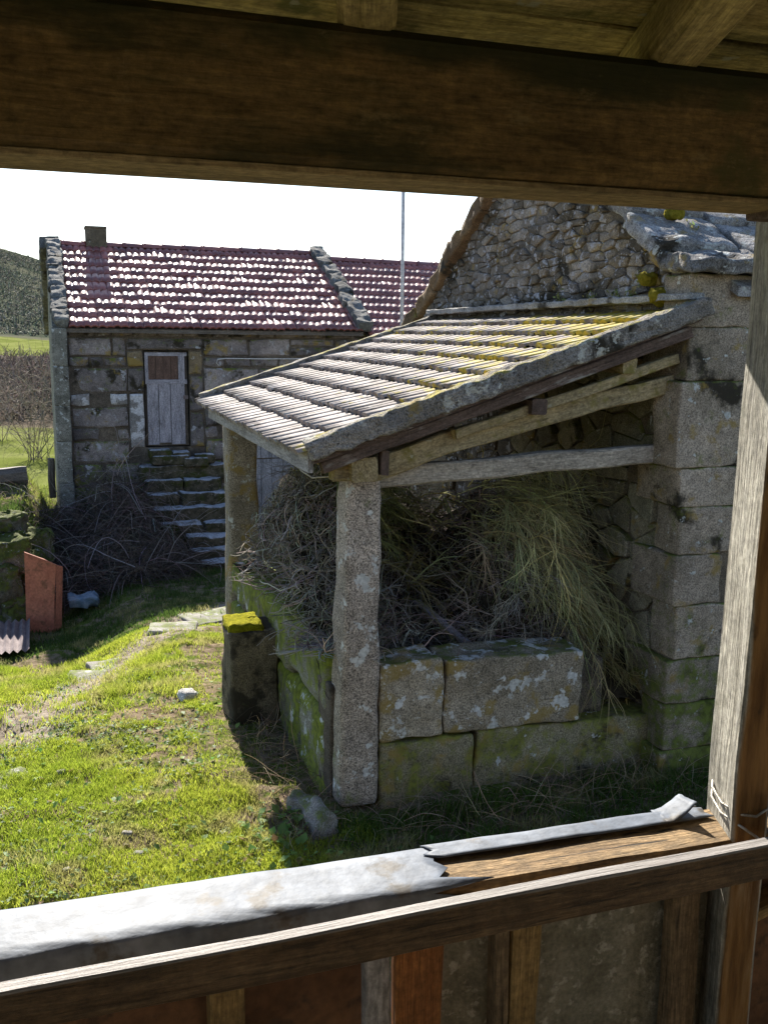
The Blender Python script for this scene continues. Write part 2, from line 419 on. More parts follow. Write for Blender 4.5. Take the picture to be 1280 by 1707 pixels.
_bs = [0]
def beam(name, p0, p1, w, h, mat, parent=None, upv=(0, 0, 1), rough=.004, nseg=14, ch=.12, bend=0.0, taper=1.0, noise_f=3.0, w1=None):
    """squared timber from p0 to p1 (centre line), local X along it"""
    p0, p1 = Vector(p0), Vector(p1)
    L = (p1 - p0).length
    mw = frame(p0, p1 - p0, z=upv)
    _bs[0] += 1
    so = Vector((_bs[0] * 13.7, _bs[0] * 5.1, 0))
    c = min(w, h) * ch
    ring = [(-w/2+c, -h/2), (0, -h/2), (w/2-c, -h/2), (w/2, -h/2+c), (w/2, 0), (w/2, h/2-c), (w/2-c, h/2), (0, h/2), (-w/2+c, h/2), (-w/2, h/2-c), (-w/2, 0), (-w/2, -h/2+c)]
    vs_, fs = [], []
    n = len(ring)
    for i in range(nseg + 1):
        t = i / nseg
        k = 1 + (taper - 1) * t
        kw = k if w1 is None else (1 + (w1 / w - 1) * t)
        for (y, z) in ring:
            v = Vector((L * t, y * kw, z * k))
            d = mnoise.noise_vector(v * noise_f + so) * rough
            d2 = mnoise.noise_vector(Vector((v.x * noise_f * .8, v.y * 30, v.z * 30)) + so) * rough * .6
            v += Vector((0, d.y + d2.y, d.z + d2.z + bend * math.sin(math.pi * t)))
            if i == 0 or i == nseg:
                v.x += mnoise.noise(Vector((0, y * 25, z * 25)) + so) * rough * 1.5
            vs_.append(v)
    for i in range(nseg):
        for j in range(n):
            a, b = i*n+j, i*n+(j+1) % n
            fs.append((a, a+n, b+n, b))
    fs.append(tuple(range(n)))
    fs.append(tuple(nseg*n+j for j in reversed(range(n))))
    return mesh_obj(name, vs_, fs, mat, parent, mw)

def block(name, centre, dims, mat, parent=None, rough=.012, rad=.03, n=5, rot=None, seed=None, nf=4.0, shape=None, smooth=True):
    """weathered stone block: rounded, subdivided, noise-displaced"""
    _bs[0] += 1
    so = Vector(((seed or _bs[0]) * 7.3, (seed or _bs[0]) * 3.9, 1.7))
    hx, hy, hz = (d / 2 for d in dims)
    rad = min(rad, hx * .8, hy * .8, hz * .8)
    def pts(hh):
        inner = [-hh, -hh + rad * .5, -hh + rad]
        k = max(1, int(n * min(1, hh * 2 / .4)))
        mid = [(-hh + rad) + (2 * (hh - rad)) * i / (k + 1) for i in range(1, k + 1)]
        return inner + mid + [hh - rad, hh - rad * .5, hh]
    X, Y, Z = pts(hx), pts(hy), pts(hz)
    idx, vs_, fs = {}, [], []
    def vid(x, y, z):
        key = (round(x, 5), round(y, 5), round(z, 5))
        if key not in idx:
            c = Vector((max(-hx+rad, min(hx-rad, x)), max(-hy+rad, min(hy-rad, y)), max(-hz+rad, min(hz-rad, z))))
            d = Vector((x, y, z)) - c
            v = c + d.normalized() * rad if d.length > 1e-6 else Vector((x, y, z))
            if shape: v = shape(v)
            nn = mnoise.noise_vector(v * nf + so) * rough + mnoise.noise_vector(v * nf * 4 + so) * rough * .4
            idx[key] = len(vs_)
            vs_.append(v + nn)
        return idx[key]
    def face(A, B, f, flip):
        for i in range(len(A)-1):
            for j in range(len(B)-1):
                q = [vid(*f(A[i], B[j])), vid(*f(A[i+1], B[j])), vid(*f(A[i+1], B[j+1])), vid(*f(A[i], B[j+1]))]
                fs.append(q[::-1] if flip else q)
    face(X, Y, lambda a, b: (a, b, hz), False); face(X, Y, lambda a, b: (a, b, -hz), True)
    face(Y, Z, lambda a, b: (hx, a, b), False); face(Y, Z, lambda a, b: (-hx, a, b), True)
    face(X, Z, lambda a, b: (a, hy, b), True); face(X, Z, lambda a, b: (a, -hy, b), False)
    mw = Matrix.Translation(Vector(centre))
    if rot: mw = mw @ rot
    return mesh_obj(name, vs_, fs, mat, parent, mw, smooth=smooth)

def box(name, lo, hi, mat, parent=None):
    lo, hi = Vector(lo), Vector(hi)
    c = (lo + hi) / 2
    h = (hi - lo) / 2
    v = [Vector((sx*h.x, sy*h.y, sz*h.z)) for sz in (-1, 1) for sy in (-1, 1) for sx in (-1, 1)]
    f = [(0, 2, 3, 1), (4, 5, 7, 6), (0, 1, 5, 4), (2, 6, 7, 3), (0, 4, 6, 2), (1, 3, 7, 5)]
    return mesh_obj(name, v, f, mat, parent, Matrix.Translation(c))

def prism(name, pts, ext, mat, parent=None):
    """polygon (list of 3D points) extruded by vector ext"""
    P = [Vector(p) for p in pts]
    c = sum(P, Vector()) / len(P)
    n = len(P)
    ext = Vector(ext)
    v = [p - c for p in P] + [p - c + ext for p in P]
    f = [tuple(range(n))[::-1], tuple(range(n, 2*n))] + [(i, (i+1) % n, n+(i+1) % n, n+i) for i in range(n)]
    nrm = (P[1]-P[0]).cross(P[2]-P[1])
    if nrm.dot(ext) < 0:
        f = [tuple(reversed(q)) for q in f]
    return mesh_obj(name, v, f, mat, parent, Matrix.Translation(c))

def tube_path(name, pts, rad, mat, parent=None, n=6, smooth=True):
    P = [Vector(p) for p in pts]
    vs_, fs = [], []
    base = P[0].copy()
    for i, p in enumerate(P):
        t = (P[min(i+1, len(P)-1)] - P[max(i-1, 0)]).normalized()
        a = t.orthogonal().normalized() if abs(t.z) > .9 else Vector((0, 0, 1)).cross(t).normalized()
        b = t.cross(a)
        r = rad[i] if isinstance(rad, (list, tuple)) else rad
        for k in range(n):
            an = 2 * math.pi * k / n
            vs_.append(p - base + a * math.cos(an) * r + b * math.sin(an) * r)
    for i in range(len(P)-1):
        for k in range(n):
            x, y = i*n+k, i*n+(k+1) % n
            fs.append((x, y, y+n, x+n))
    fs.append(tuple(range(n))[::-1])
    fs.append(tuple((len(P)-1)*n+k for k in range(n)))
    return mesh_obj(name, vs_, fs, mat, parent, Matrix.Translation(base), smooth)

def poly_stone(name, poly, O, U, V, N, depth, mat, parent, bevel=.015, bulge=.006, back=.05, tilt=.05):
    """irregular wall stone from a 2D outline; proud by depth, arris rounded"""
    O, U, V, N = Vector(O), Vector(U), Vector(V), Vector(N)
    n = len(poly)
    cu = sum(p[0] for p in poly) / n
    cv = sum(p[1] for p in poly) / n
    C = O + U * cu + V * cv
    vs_, fs = [], []
    for (u, v) in poly: vs_.append(U*(u-cu) + V*(v-cv) - N*back)
    for (u, v) in poly: vs_.append(U*(u-cu) + V*(v-cv) + N*(depth - bevel*.8))
    for (u, v) in poly:
        l = math.hypot(u-cu, v-cv)
        k = max(.3, 1 - bevel * 1.3 / max(l, 1e-4))
        vs_.append(U*(u-cu)*k + V*(v-cv)*k + N*(depth + random.uniform(-.4, .4)*bulge))
    vs_.append(N*(depth + bulge))
    tu, tv = random.uniform(-tilt, tilt), random.uniform(-tilt, tilt)
    for q in range(n, 3*n+1):
        vs_[q] = vs_[q] + N*(tu*vs_[q].dot(U) + tv*vs_[q].dot(V))
    for i in range(n):
        j = (i+1) % n
        fs += [(i, j, n+j, n+i), (n+i, n+j, 2*n+j, 2*n+i), (2*n+i, 2*n+j, 3*n)]
    return mesh_obj(name, vs_, fs, mat, parent, Matrix.Translation(C))

def clip(poly, a, b, c):          # keep a*u+b*v <= c
    out = []
    for i in range(len(poly)):
        p, q = poly[i], poly[(i+1) % len(poly)]
        dp, dq = a*p[0]+b*p[1]-c, a*q[0]+b*q[1]-c
        if dp <= 0: out.append(p)
        if (dp < 0 < dq) or (dq < 0 < dp):
            t = dp / (dp - dq)
            out.append((p[0]+(q[0]-p[0])*t, p[1]+(q[1]-p[1])*t))
    return out

def area(poly):
    return abs(sum(poly[i][0]*poly[(i+1) % len(poly)][1] - poly[(i+1) % len(poly)][0]*poly[i][1] for i in range(len(poly)))) / 2

def rubble_cells(bound, cw, ch, gap, rs, inside=None):
    """stone outlines: cells of a jittered, brick-offset lattice, clipped to bound"""
    u0, u1 = min(p[0] for p in bound), max(p[0] for p in bound)
    v0, v1 = min(p[1] for p in bound), max(p[1] for p in bound)
    k = cw / ch
    seeds = []
    v, row = v0 - ch, 0
    while v < v1 + ch:
        u = u0 - cw * (1 + .5 * (row % 2))
        while u < u1 + cw:
            seeds.append((u + rs.uniform(-.36, .36)*cw, v + rs.uniform(-.36, .36)*ch))
            u += cw * rs.uniform(.6, 1.5)
        v += ch * rs.uniform(.8, 1.2)
        row += 1
    S = np.array(seeds)
    T = S * np.array([1/k, 1])
    cells = []
    for i in range(len(S)):
        d = ((T - T[i])**2).sum(1)
        near = np.argsort(d)[1:16]
        poly = [(u0-1, v0-1), (u1+1, v0-1), (u1+1, v1+1), (u0-1, v1+1)]
        for j in near:
            a = (T[j][0]-T[i][0]) / k
            b = T[j][1]-T[i][1]
            c = (T[j]@T[j] - T[i]@T[i]) / 2
            poly = clip(poly, a, b, c)
            if not poly: break
        for q in range(len(bound)):
            if not poly: break
            p1, p2 = bound[q], bound[(q+1) % len(bound)]
            a, b = (p2[1]-p1[1]), -(p2[0]-p1[0])
            poly = clip(poly, a, b, a*p1[0]+b*p1[1])
        if len(poly) < 3 or area(poly) < cw*ch*.12: continue
        cu = sum(p[0] for p in poly)/len(poly); cv = sum(p[1] for p in poly)/len(poly)
        if inside and not inside(cu, cv): continue
        out = []
        for (x, y) in poly:
            l = math.hypot(x-cu, y-cv)
            s = max(.5, 1 - gap*rs.uniform(.7, 1.5)/max(l, 1e-4))
            out.append((cu+(x-cu)*s, cv+(y-cv)*s))
        # drop nearly coincident corners
        res = []
        for pnt in out:
            if not res or math.hypot(pnt[0]-res[-1][0], pnt[1]-res[-1][1]) > .012: res.append(pnt)
        if len(res) > 3 and math.hypot(res[0][0]-res[-1][0], res[0][1]-res[-1][1]) < .012: res.pop()
        if len(res) >= 3: cells.append(res)
    return cells

def brick_poly(x0, x1, z0, z1, gap, j):
    g = gap
    return [(x0+g+random.uniform(0, j), z0+g+random.uniform(0, j)), ((x0+x1)/2, z0+g+random.uniform(0, j)*.8), (x1-g-random.uniform(0, j), z0+g+random.uniform(0, j)),
            (x1-g-random.uniform(0, j)*.5, (z0+z1)/2), (x1-g-random.uniform(0, j), z1-g-random.uniform(0, j)), ((x0+x1)/2, z1-g-random.uniform(0, j)*.8), (x0+g+random.uniform(0, j), z1-g-random.uniform(0, j)),
            (x0+g+random.uniform(0, j)*.5, (z0+z1)/2)]

def vnoise(x, y, seed=0):
    x = np.asarray(x, float); y = np.asarray(y, float)
    xi, yi = np.floor(x).astype(np.int64), np.floor(y).astype(np.int64)
    xf, yf = x - xi, y - yi
    def h(a, b):
        n = (a*374761393 + b*668265263 + seed*974711) & 0x7fffffff
        n = ((n ^ (n >> 13)) * 1274126177) & 0x7fffffff
        return ((n ^ (n >> 16)) & 0xffff) / 65535.0
    sx, sy = xf*xf*(3-2*xf), yf*yf*(3-2*yf)
    a = h(xi, yi)*(1-sx)+h(xi+1, yi)*sx
    b = h(xi, yi+1)*(1-sx)+h(xi+1, yi+1)*sx
    return a*(1-sy)+b*sy
def fbm(x, y, seed=0, o=4):
    s, amp, tot = 0, .5, 0
    for i in range(o):
        s = s + amp*vnoise(np.asarray(x)*2**i, np.asarray(y)*2**i, seed+i); tot += amp; amp *= .5
    return s/tot

# ---------------------------------------------------------------- ground
PATH = [(-1.2, 6.2), (-.45, 7.2), (.1, 8.3), (.45, 9.0), (1.0, 10.0), (1.8, 10.7), (3.2, 11.6)]
def path_dist(x, y):
    d = np.full(np.shape(x), 99.0)
    for (a, b), (c, e) in zip(PATH[:-1], PATH[1:]):
        vx, vy = c-a, e-b
        t = np.clip(((x-a)*vx+(y-b)*vy)/(vx*vx+vy*vy), 0, 1)
        d = np.minimum(d, np.hypot(x-a-t*vx, y-b-t*vy))
    return d
PY = np.array([-50, 6, 8, 10.8, 14.3, 20, 30, 48, 80, 115, 185, 300, 430, 520, 2500])
PZ = np.array([0, 0, -.08, -.25, -.52, -.65, -.75, -.8, -.5, .1, 3.9, 18, 39, 42, 20])
def gh(x, y, fine=True):
    x = np.asarray(x, float); y = np.asarray(y, float)
    z = np.interp(y, PY, PZ)
    far = np.clip((y-120)/300, 0, 1)
    z = z - far*np.clip((x+20)*.30, -30, 14)
    z = z + np.clip((y-40)/100, 0, 3)*(fbm(x/30, y/30, 5)-.5)*2
    # bank on the left of the yard, beside the house
    dip = np.clip((1.25-x)/1.3, 0, 1); dip = dip*dip*(3-2*dip)
    z = z - .36*dip*np.clip((y-7.8)/2.6, 0, 1)*np.clip((15.5-y)/2, 0, 1)
    bank = np.clip((-.15+.45*np.clip((y-13)/2, 0, 1)-x)/.6, 0, 1)*np.clip((y-12.1)/1.6, 0, 1)*np.clip((23-y)/6, 0, 1)
    z = z + bank*1.12
    # rough mound left of the steps
    z = z + .55*np.exp(-((x-1.0)/.75)**2-((y-15.2)/1.1)**2)
    if fine:
        near = np.clip((40-y)/20, 0, 1)
        z = z + near*((fbm(x*1.1, y*1.1, 11)-.5)*.16 + (fbm(x*5, y*5, 17)-.5)*.05)
        z = z - .03*np.exp(-(path_dist(x, y)/.3)**2)
    return z
def gz(x, y): return float(gh(np.array([x]), np.array([y]))[0])

xs = np.concatenate([[-900, -500, -250, -130, -80, -50, -32, -20, -12, -8, -5, -3.5], np.arange(-2.4, 4.6, .06), [5, 6, 7.5, 9.5, 12, 16, 24, 40, 70, 130, 260, 500, 900]])
ys = np.concatenate([[-40, -20, -8, -2, 1], np.arange(2.2, 15.0, .065), np.arange(15.2, 20, .3), np.arange(20.5, 32, 1.0), np.arange(33, 90, 3), np.arange(92, 240, 7), np.arange(250, 560, 18), [650, 900, 1400, 2400]])
GX, GY = np.meshgrid(xs, ys)
GZ = gh(GX, GY)
nx, ny = len(xs), len(ys)
ii = np.arange(ny-1)[:, None]*nx + np.arange(nx-1)[None, :]
quads = np.stack([ii, ii+1, ii+1+nx, ii+nx], -1).reshape(-1, 4)
pw = np.exp(-(path_dist(GX, GY)/(.26+.2*vnoise(GX*2, GY*2, 3)))**2)
gcol = np.zeros((ny, nx, 3)); gcol[..., 0] = pw
gcol[..., 1] = np.clip((GY-18)/6, 0, 1)
me = np_mesh('ground', np.stack([GX, GY, GZ], -1).reshape(-1, 3), quads, None, gcol.reshape(-1, 3), None, True)
t = NT('ground')
p = t.pos()
at = t.n('ShaderNodeSeparateColor', {0: t.n('ShaderNodeAttribute', attribute_name='col').outputs['Color']})
n1 = t.noise(p, 1.6, 6, .6); n2 = t.noise(p, 11, 6, .65); n3 = t.noise(p, 60, 4, .6)
soil = t.mix(t.step(n2, .35, .65), (.075, .055, .036), (.19, .15, .105))
green = t.mix(t.step(n2, .3, .7), (.06, .085, .018), (.11, .14, .03))
col = t.mix(t.step(t.math('ADD', t.math('MULTIPLY', n1, .5), t.math('MULTIPLY', n2, .5)), .42, .54), green, soil)
pathc = t.mix(t.step(n2, .35, .6), (.13, .105, .08), (.25, .215, .18))
col = t.mix(t.step(t.math('ADD', at.outputs[0], t.math('MULTIPLY', t.math('SUBTRACT', n2, .5), .8)), .35, .65), col, pathc)
# far hillside: meadow strips, brown scrub and dark heath higher up, its colour lifted for haze
sy = t.n('ShaderNodeSeparateXYZ', {0: p})
fn = t.noise(t.scale_vec(p, (.035, .035, .0)), 1.0, 6, .6)
fd = t.math('ADD', sy.outputs[1], t.lin(fn, .3, .7, -22, 22))
meadow = t.mix(t.step(t.noise(p, .4, 5), .4, .6), (.105, .125, .032), (.16, .175, .06))
scrub = t.mix(t.step(t.noise(p, .6, 6, .7), .4, .6), (.075, .06, .048), (.13, .105, .085))
heath = t.mix(t.step(t.noise(p, .09, 7, .7), .4, .62), (.05, .06, .043), (.10, .10, .072))
farc = t.mix(t.step(fd, 40, 46), meadow, scrub)
farc = t.mix(t.step(fd, 112, 116), farc, meadow)
farc = t.mix(t.step(fd, 172, 180), farc, heath)
col = t.mix(at.outputs[1], col, farc)
col = t.val(col, t.lin(n3, .3, .7, .75, 1.25))
mat_ground = t.done(col, .95, t.math('ADD', n2, t.math('MULTIPLY', n3, .4)), .6, .03, .0)
me.materials.append(mat_ground)
g_o = link(bpy.data.objects.new('ground', me))
g_o['kind'] = 'structure'
g_o['label'] = 'grassy yard with worn dirt path and rising hillside beyond'

# ---------------------------------------------------------------- roof tile mesh (shared)
def tile_mesh(name, w, l, mat, h=.022, lift=.03, seed=0, lip=.024):
    rs = random.Random(seed)
    prof = []
    N = 12
    for i in range(N+1):
        u = i/N
        z = h*(1-abs(2*((u*2) % 1.0)-1)**2.6)*(1.0 if u < .5 else .82)
        prof.append((u*w*1.04, z))
    vs_, fs = [], []
    for (y, zz) in ((0, lift), (l*.5, lift*.5), (l, 0)):
        for (x, z) in prof: vs_.append((x, y, z+zz + rs.uniform(-.001, .001)))
    for (x, z) in prof: vs_.append((x, .004, z+lift-lip))
    n = N+1
    for r in range(2):
        for i in range(N):
            a = r*n+i
            fs.append((a, a+1, a+1+n, a+n))
    for i in range(N):
        fs.append((3*n+i, 3*n+i+1, i+1, i))
    me = bpy.data.meshes.new(name)
    me.from_pydata(vs_, [], fs)
    me.polygons.foreach_set('use_smooth', [k < 2*N for k in range(len(fs))])
    me.materials.append(M[mat])
    return me

def lay_tiles(parent, me, A, B, C, D, rows, cols, lift, jit=.004, skip=None):
    """A,B eave ends, C,D matching ridge ends; local x runs A->B, y up the slope"""
    A, B, C, D = (Vector(v) for v in (A, B, C, D))
    for r in range(rows):
        for c in range(cols):
            if skip and skip(r, c): continue
            s, t_ = c/cols, r/rows
            P = (A*(1-s)+B*s)*(1-t_) + (C*(1-s)+D*s)*t_
            xd = ((B-A)*(1-t_) + (D-C)*t_)
            yd = ((C-A)*(1-s) + (D-B)*s)
            m = frame(P, xd, y=yd)
            m = m @ Matrix.Translation((random.uniform(-jit, jit), random.uniform(-jit, jit)*2, random.uniform(0, jit))) @ Matrix.Rotation(random.uniform(-.012, .012), 4, 'Z')
            o = bpy.data.objects.new('tile', me)
            link(o, parent, m)

# ---------------------------------------------------------------- stone house at the back
house = thing('stone_house', (2.8, 16.2, -.5), 'old two-storey granite house with red tiled roof and grey door up stone steps', 'house')
FY = 16.0
hw = prism('wall', [(.42, FY+.05, -.7), (1.55, FY+.05, -.7), (1.55, FY+.05, 2.95), (.42, FY+.05, 2.95)], (0, .45, 0), 'house_mortar', house)
def wall_piece(x0, x1, z0, z1):
    return box('wall_core', (x0, FY+.05, z0), (x1, FY+.5, z1), 'house_mortar', hw)
wall_piece(1.55, 2.27, 2.60, 2.95); wall_piece(1.55, 2.27, -.7, 1.05)
wall_piece(2.27, 3.25, -.7, 2.95); wall_piece(3.25, 4.75, 1.12, 2.95); wall_piece(4.75, 5.05, -.7, 2.95)
U_, V_, N_ = (1, 0, 0), (0, 0, 1), (0, -1, 0)
def fstone(x0, x1, z0, z1, mat='house_stone', parent=hw, y=FY, gap=.006, j=.03):
    poly_stone('stone', brick_poly(x0, x1, z0, z1, gap, j), (0, y+.05, 0), U_, V_, N_, random.uniform(.022, .055), mat, parent, bevel=.022, bulge=.012, back=.02, tilt=.08)
zc = [2.93, 2.80, 2.50, 2.33, 1.93, 1.72, 1.38, 1.18, .82, .45, .1, -.3, -.65]
voids = [(1.30, 2.50, 1.05, 2.80), (3.1, 4.85, -.7, 1.30), (2.72, 2.93, 1.18, 1.40), (.72, 1.02, 1.72, 1.93), (.85, 1.12, 1.18, 1.38)]
rs = random.Random(3)
for z1, z0 in zip(zc[:-1], zc[1:]):
    h = z1 - z0
    segs = [(.42, 5.05)]
    for (a, b, c, d) in voids:
        if c < z1-.02 and d > z0+.02:
            ns = []
            for (s, e) in segs:
                if b <= s or a >= e: ns.append((s, e)); continue
                if a - s > .06: ns.append((s, a))
                if e - b > .06: ns.append((b, e))
            segs = ns
    for (s, e) in segs:
        x = s
        while x < e - 1e-3:
            w = rs.uniform(.22, .5) if h < .22 else rs.uniform(.4, .95)
            if e - x - w < .18: w = e - x
            mt = 'house_stone'
            if 1.38 <= z0 < 1.9 and x < 1.2 and rs.random() < .85: mt = 'house_stone_white'
            if h > .28 and w > .55 and rs.random() < .35:      # split into two thin stones
                zz = z0 + h*rs.uniform(.4, .6)
                fstone(x, x+w, z0, zz, mt); fstone(x, x+w, zz, z1, mt)
            else:
                fstone(x, x+w, z0, z1, mt)
            x += w
# door surround
fstone(1.30, 2.50, 2.60, 2.80)
fstone(1.30, 1.56, 2.33, 2.60, 'house_stone_yellow'); fstone(1.30, 1.56, 1.93, 2.33); fstone(1.30, 1.56, 1.05, 1.93, 'house_stone_white')
fstone(2.26, 2.50, 2.20, 2.60, 'house_stone_yellow'); fstone(2.26, 2.50, 1.62, 2.20); fstone(2.26, 2.50, 1.05, 1.62)
# door
door = box('door', (1.57, FY+.12, 1.07), (2.25, FY+.15, 2.58), 'house_mortar', house)
for i, (a, b) in enumerate([(1.60, 1.78), (1.785, 1.97), (1.975, 2.20)]):
    beam('plank', ((a+b)/2, FY+.105, 1.09 + .03*(i % 2)), ((a+b)/2, FY+.105, 2.12), b-a-.004, .03, 'door_wood', door, upv=(0, -1, 0), rough=.002, nseg=4)
beam('door_rail', (1.58, FY+.10, 2.10), (2.24, FY+.10, 2.10), .07, .035, 'door_wood', door, upv=(0, -1, 0), rough=.002, nseg=4)
beam('door_rail', (1.58, FY+.10, 2.535), (2.24, FY+.10, 2.535), .06, .035, 'door_wood', door, upv=(0, -1, 0), rough=.002, nseg=4)
for x in (1.605, 2.155): beam('door_stile', (x, FY+.098, 2.07), (x, FY+.098, 2.56), .055 if x < 2 else .10, .033, 'door_wood', door, upv=(0, -1, 0), rough=.002, nseg=4)
for i in range(4):
    x = 1.66+.12*i
    beam('upper_panel', (x+.03, FY+.112, 2.13), (x+.03, FY+.112, 2.51), .115, .02, 'door_brown', door, upv=(0, -1, 0), rough=.002, nseg=3)
box('latch', (2.17, FY+.07, 1.82), (2.25, FY+.095, 1.88), 'dark_sheet', door)
# ground floor barn door
bd = box('barn_door', (3.25, FY+.14, -.65), (4.75, FY+.17, 1.12), 'house_mortar', house)
for i in range(8):
    x = 3.26 + i*.187
    beam('plank', (x+.09, FY+.12, -.62), (x+.09, FY+.12, .80), .18, .03, 'barn_door', bd, upv=(0, -1, 0), rough=.002, nseg=4)
    beam('plank', (x+.09, FY+.125, .82), (x+.09, FY+.125, 1.10), .18, .03, 'barn_door', bd, upv=(0, -1, 0), rough=.002, nseg=3)
beam('lintel', (3.05, FY+.1, 1.21), (4.9, FY+.1, 1.21), .17, .2, 'pale_beam', house, upv=(0, -1, 0), rough=.01)
# gable pier on the left and the other walls
for i, (z0, z1) in enumerate([(-.7, .0), (.0, .55), (.55, 1.2), (1.2, 1.75), (1.75, 2.35), (2.35, 2.92)]):
    block('pier_stone', (.305 + random.uniform(-.012, .012), FY+.0, (z0+z1)/2), (.22, .42, z1-z0+.01), 'pier_stone', house, rough=.012, rad=.025, n=3)
prism('gable_wall', [(.21, 16.2, -.7), (.21, 16.2, 2.95), (.21, 18.8, 4.36), (.21, 21.4, 2.95), (.21, 21.4, -.7)], (.25, 0, 0), 'pier_stone', house)
prism('rear_wall', [(.47, 21.0, -.7), (5.0, 21.0, -.7), (5.0, 21.0, 2.9), (.47, 21.0, 2.9)], (0, .4, 0), 'pier_stone', house)
RE, RR, EZ, RZ = 15.78, 18.8, 2.98, 4.46
roof = prism('roof', [(.40, RE+.06, EZ-.06), (.40, RR, RZ-.06), (.40, 21.75, EZ-.06), (.40, 21.75, EZ-.12), (.40, RR, RZ-.14), (.40, RE+.06, EZ-.12)], (4.75, 0, 0), 'old_log', house)
tm_red = tile_mesh('house_tile', .22, .40, 'tile_red', h=.028, lift=.012)
lay_tiles(roof, tm_red, (.44, RE, EZ-.045), (5.12, RE, EZ-.045), (.44, RR, RZ-.045), (5.12, RR, RZ-.045), 10, 21, .03, .009)
def ridge_run(parent, x0, x1, y, z, z2, n, mat='tile_red'):
    for i in range(n):
        a, b = x0+(x1-x0)*i/n, x0+(x1-x0)*(i+1)/n
        zz = z+(z2-z)*(i+.5)/n
        vs_, fs = [], []
        K = 6
        for (xx, rr) in ((-.01, .125), (.05, .13), (.055, .112), (b-a+.02, .10)):
            for k in range(K+1):
                an = math.pi*k/K
                vs_.append((xx, rr*math.cos(an), rr*.75*math.sin(an)))
        for r in range(3):
            for k in range(K):
                q = r*(K+1)+k
                fs.append((q, q+K+1, q+K+2, q+1))
        fs.append(tuple(range(K+1)))
        mesh_obj('ridge_tile', vs_, fs, mat, parent, Matrix.Translation((a, y, zz)), True)
ridge_run(roof, .46, 5.06, RR, RZ-.06, RZ-.06, 13)
def coping(parent, x0, x1, ya, za, yb, zb, n, mat='coping', th=.17, jit=.02):
    for i in range(n):
        A = Vector(((x0+x1)/2, ya+(yb-ya)*i/n, za+(zb-za)*i/n)); B = Vector(((x0+x1)/2, ya+(yb-ya)*(i+1)/n, za+(zb-za)*(i+1)/n))
        d = B-A
        m = frame((0, 0, 0), d, z=(0, 0, 1))
        block('coping_stone', (A+B)/2 + Vector((random.uniform(-jit, jit), 0, random.uniform(-jit, jit)*.5)), (d.length-.01, x1-x0, th), mat, parent, rough=.032, rad=.022, n=9, rot=m, nf=6)
coping(house, .21, .44, RE-.02, EZ+.02, RR, RZ+.0, 8, 'coping_dark', th=.13)
coping(house, .10, .42, RR+.02, RZ-.02, 21.7, EZ-.05, 4, 'coping_dark', th=.26)
coping(house, 5.04, 5.30, RE-.05, EZ+.02, RR+.1, RZ+.05, 8, 'coping_dark', th=.17)
# chimney
chim = block('chimney', (1.06, 18.85, 4.52), (.36, .36, .42), 'rubble_mortar', house, rough=.01, rad=.02, n=3)
block('chimney_cap', (1.06, 18.85, 4.72), (.38, .38, .04), 'rubble_mortar', chim, rough=.006, rad=.012, n=2)
# cable along the facade
cab = tube_path('cable', [(2.74, FY-.03, 2.36), (2.70, FY-.03, 2.40), (2.72, FY-.03, 2.46), (2.85, FY-.02, 2.475), (3.5, FY-.025, 2.47), (4.2, FY-.02, 2.475), (5.0, FY-.02, 2.46)], .008, 'cable')
tag(cab, 'thin pale cable running along the granite house wall under the eaves', 'cable')

# neighbouring house to the right
house2 = thing('tiled_house', (7, 16.5, -.5), 'red tiled house joining the granite house on its right beyond the coping', 'house')
w2 = box('wall', (5.08, FY+.32, -.7), (9.4, FY+.8, 2.86), 'house_mortar', house2)
for z1, z0 in zip([2.84, 2.55, 2.2, 1.8, 1.4, 1.0, .6, .2, -.3][:-1], [2.55, 2.2, 1.8, 1.4, 1.0, .6, .2, -.3]):
    x = 5.1
    while x < 9.3:
        w = rs.uniform(.4, .9); w = min(w, 9.4-x)
        fstone(x, x+w, z0, z1, 'house_stone', w2, FY+.27); x += w
box('rear_wall', (5.08, 21.0, -.7), (9.4, 21.4, 2.86), 'pier_stone', house2)
prism('gable_wall', [(9.1, 16.8, -.7), (9.1, 16.8, 2.9), (9.1, 18.85, 4.2), (9.1, 21.0, 2.9), (9.1, 21.0, -.7)], (.28, 0, 0), 'pier_stone', house2)
roof2 = prism('roof', [(5.3, 16.06, 2.86), (5.3, 18.85, 4.30), (5.3, 21.6, 2.86), (5.3, 21.6, 2.80), (5.3, 18.85, 4.22), (5.3, 16.06, 2.80)], (4.2, 0, 0), 'old_log', house2)
lay_tiles(roof2, tm_red, (5.31, 16.0, 2.87), (9.51, 16.0, 2.83), (5.31, 18.85, 4.32), (9.51, 18.85, 4.28), 10, 19, .03)
ridge_run(roof2, 5.33, 9.5, 18.85, 4.31, 4.24, 11)

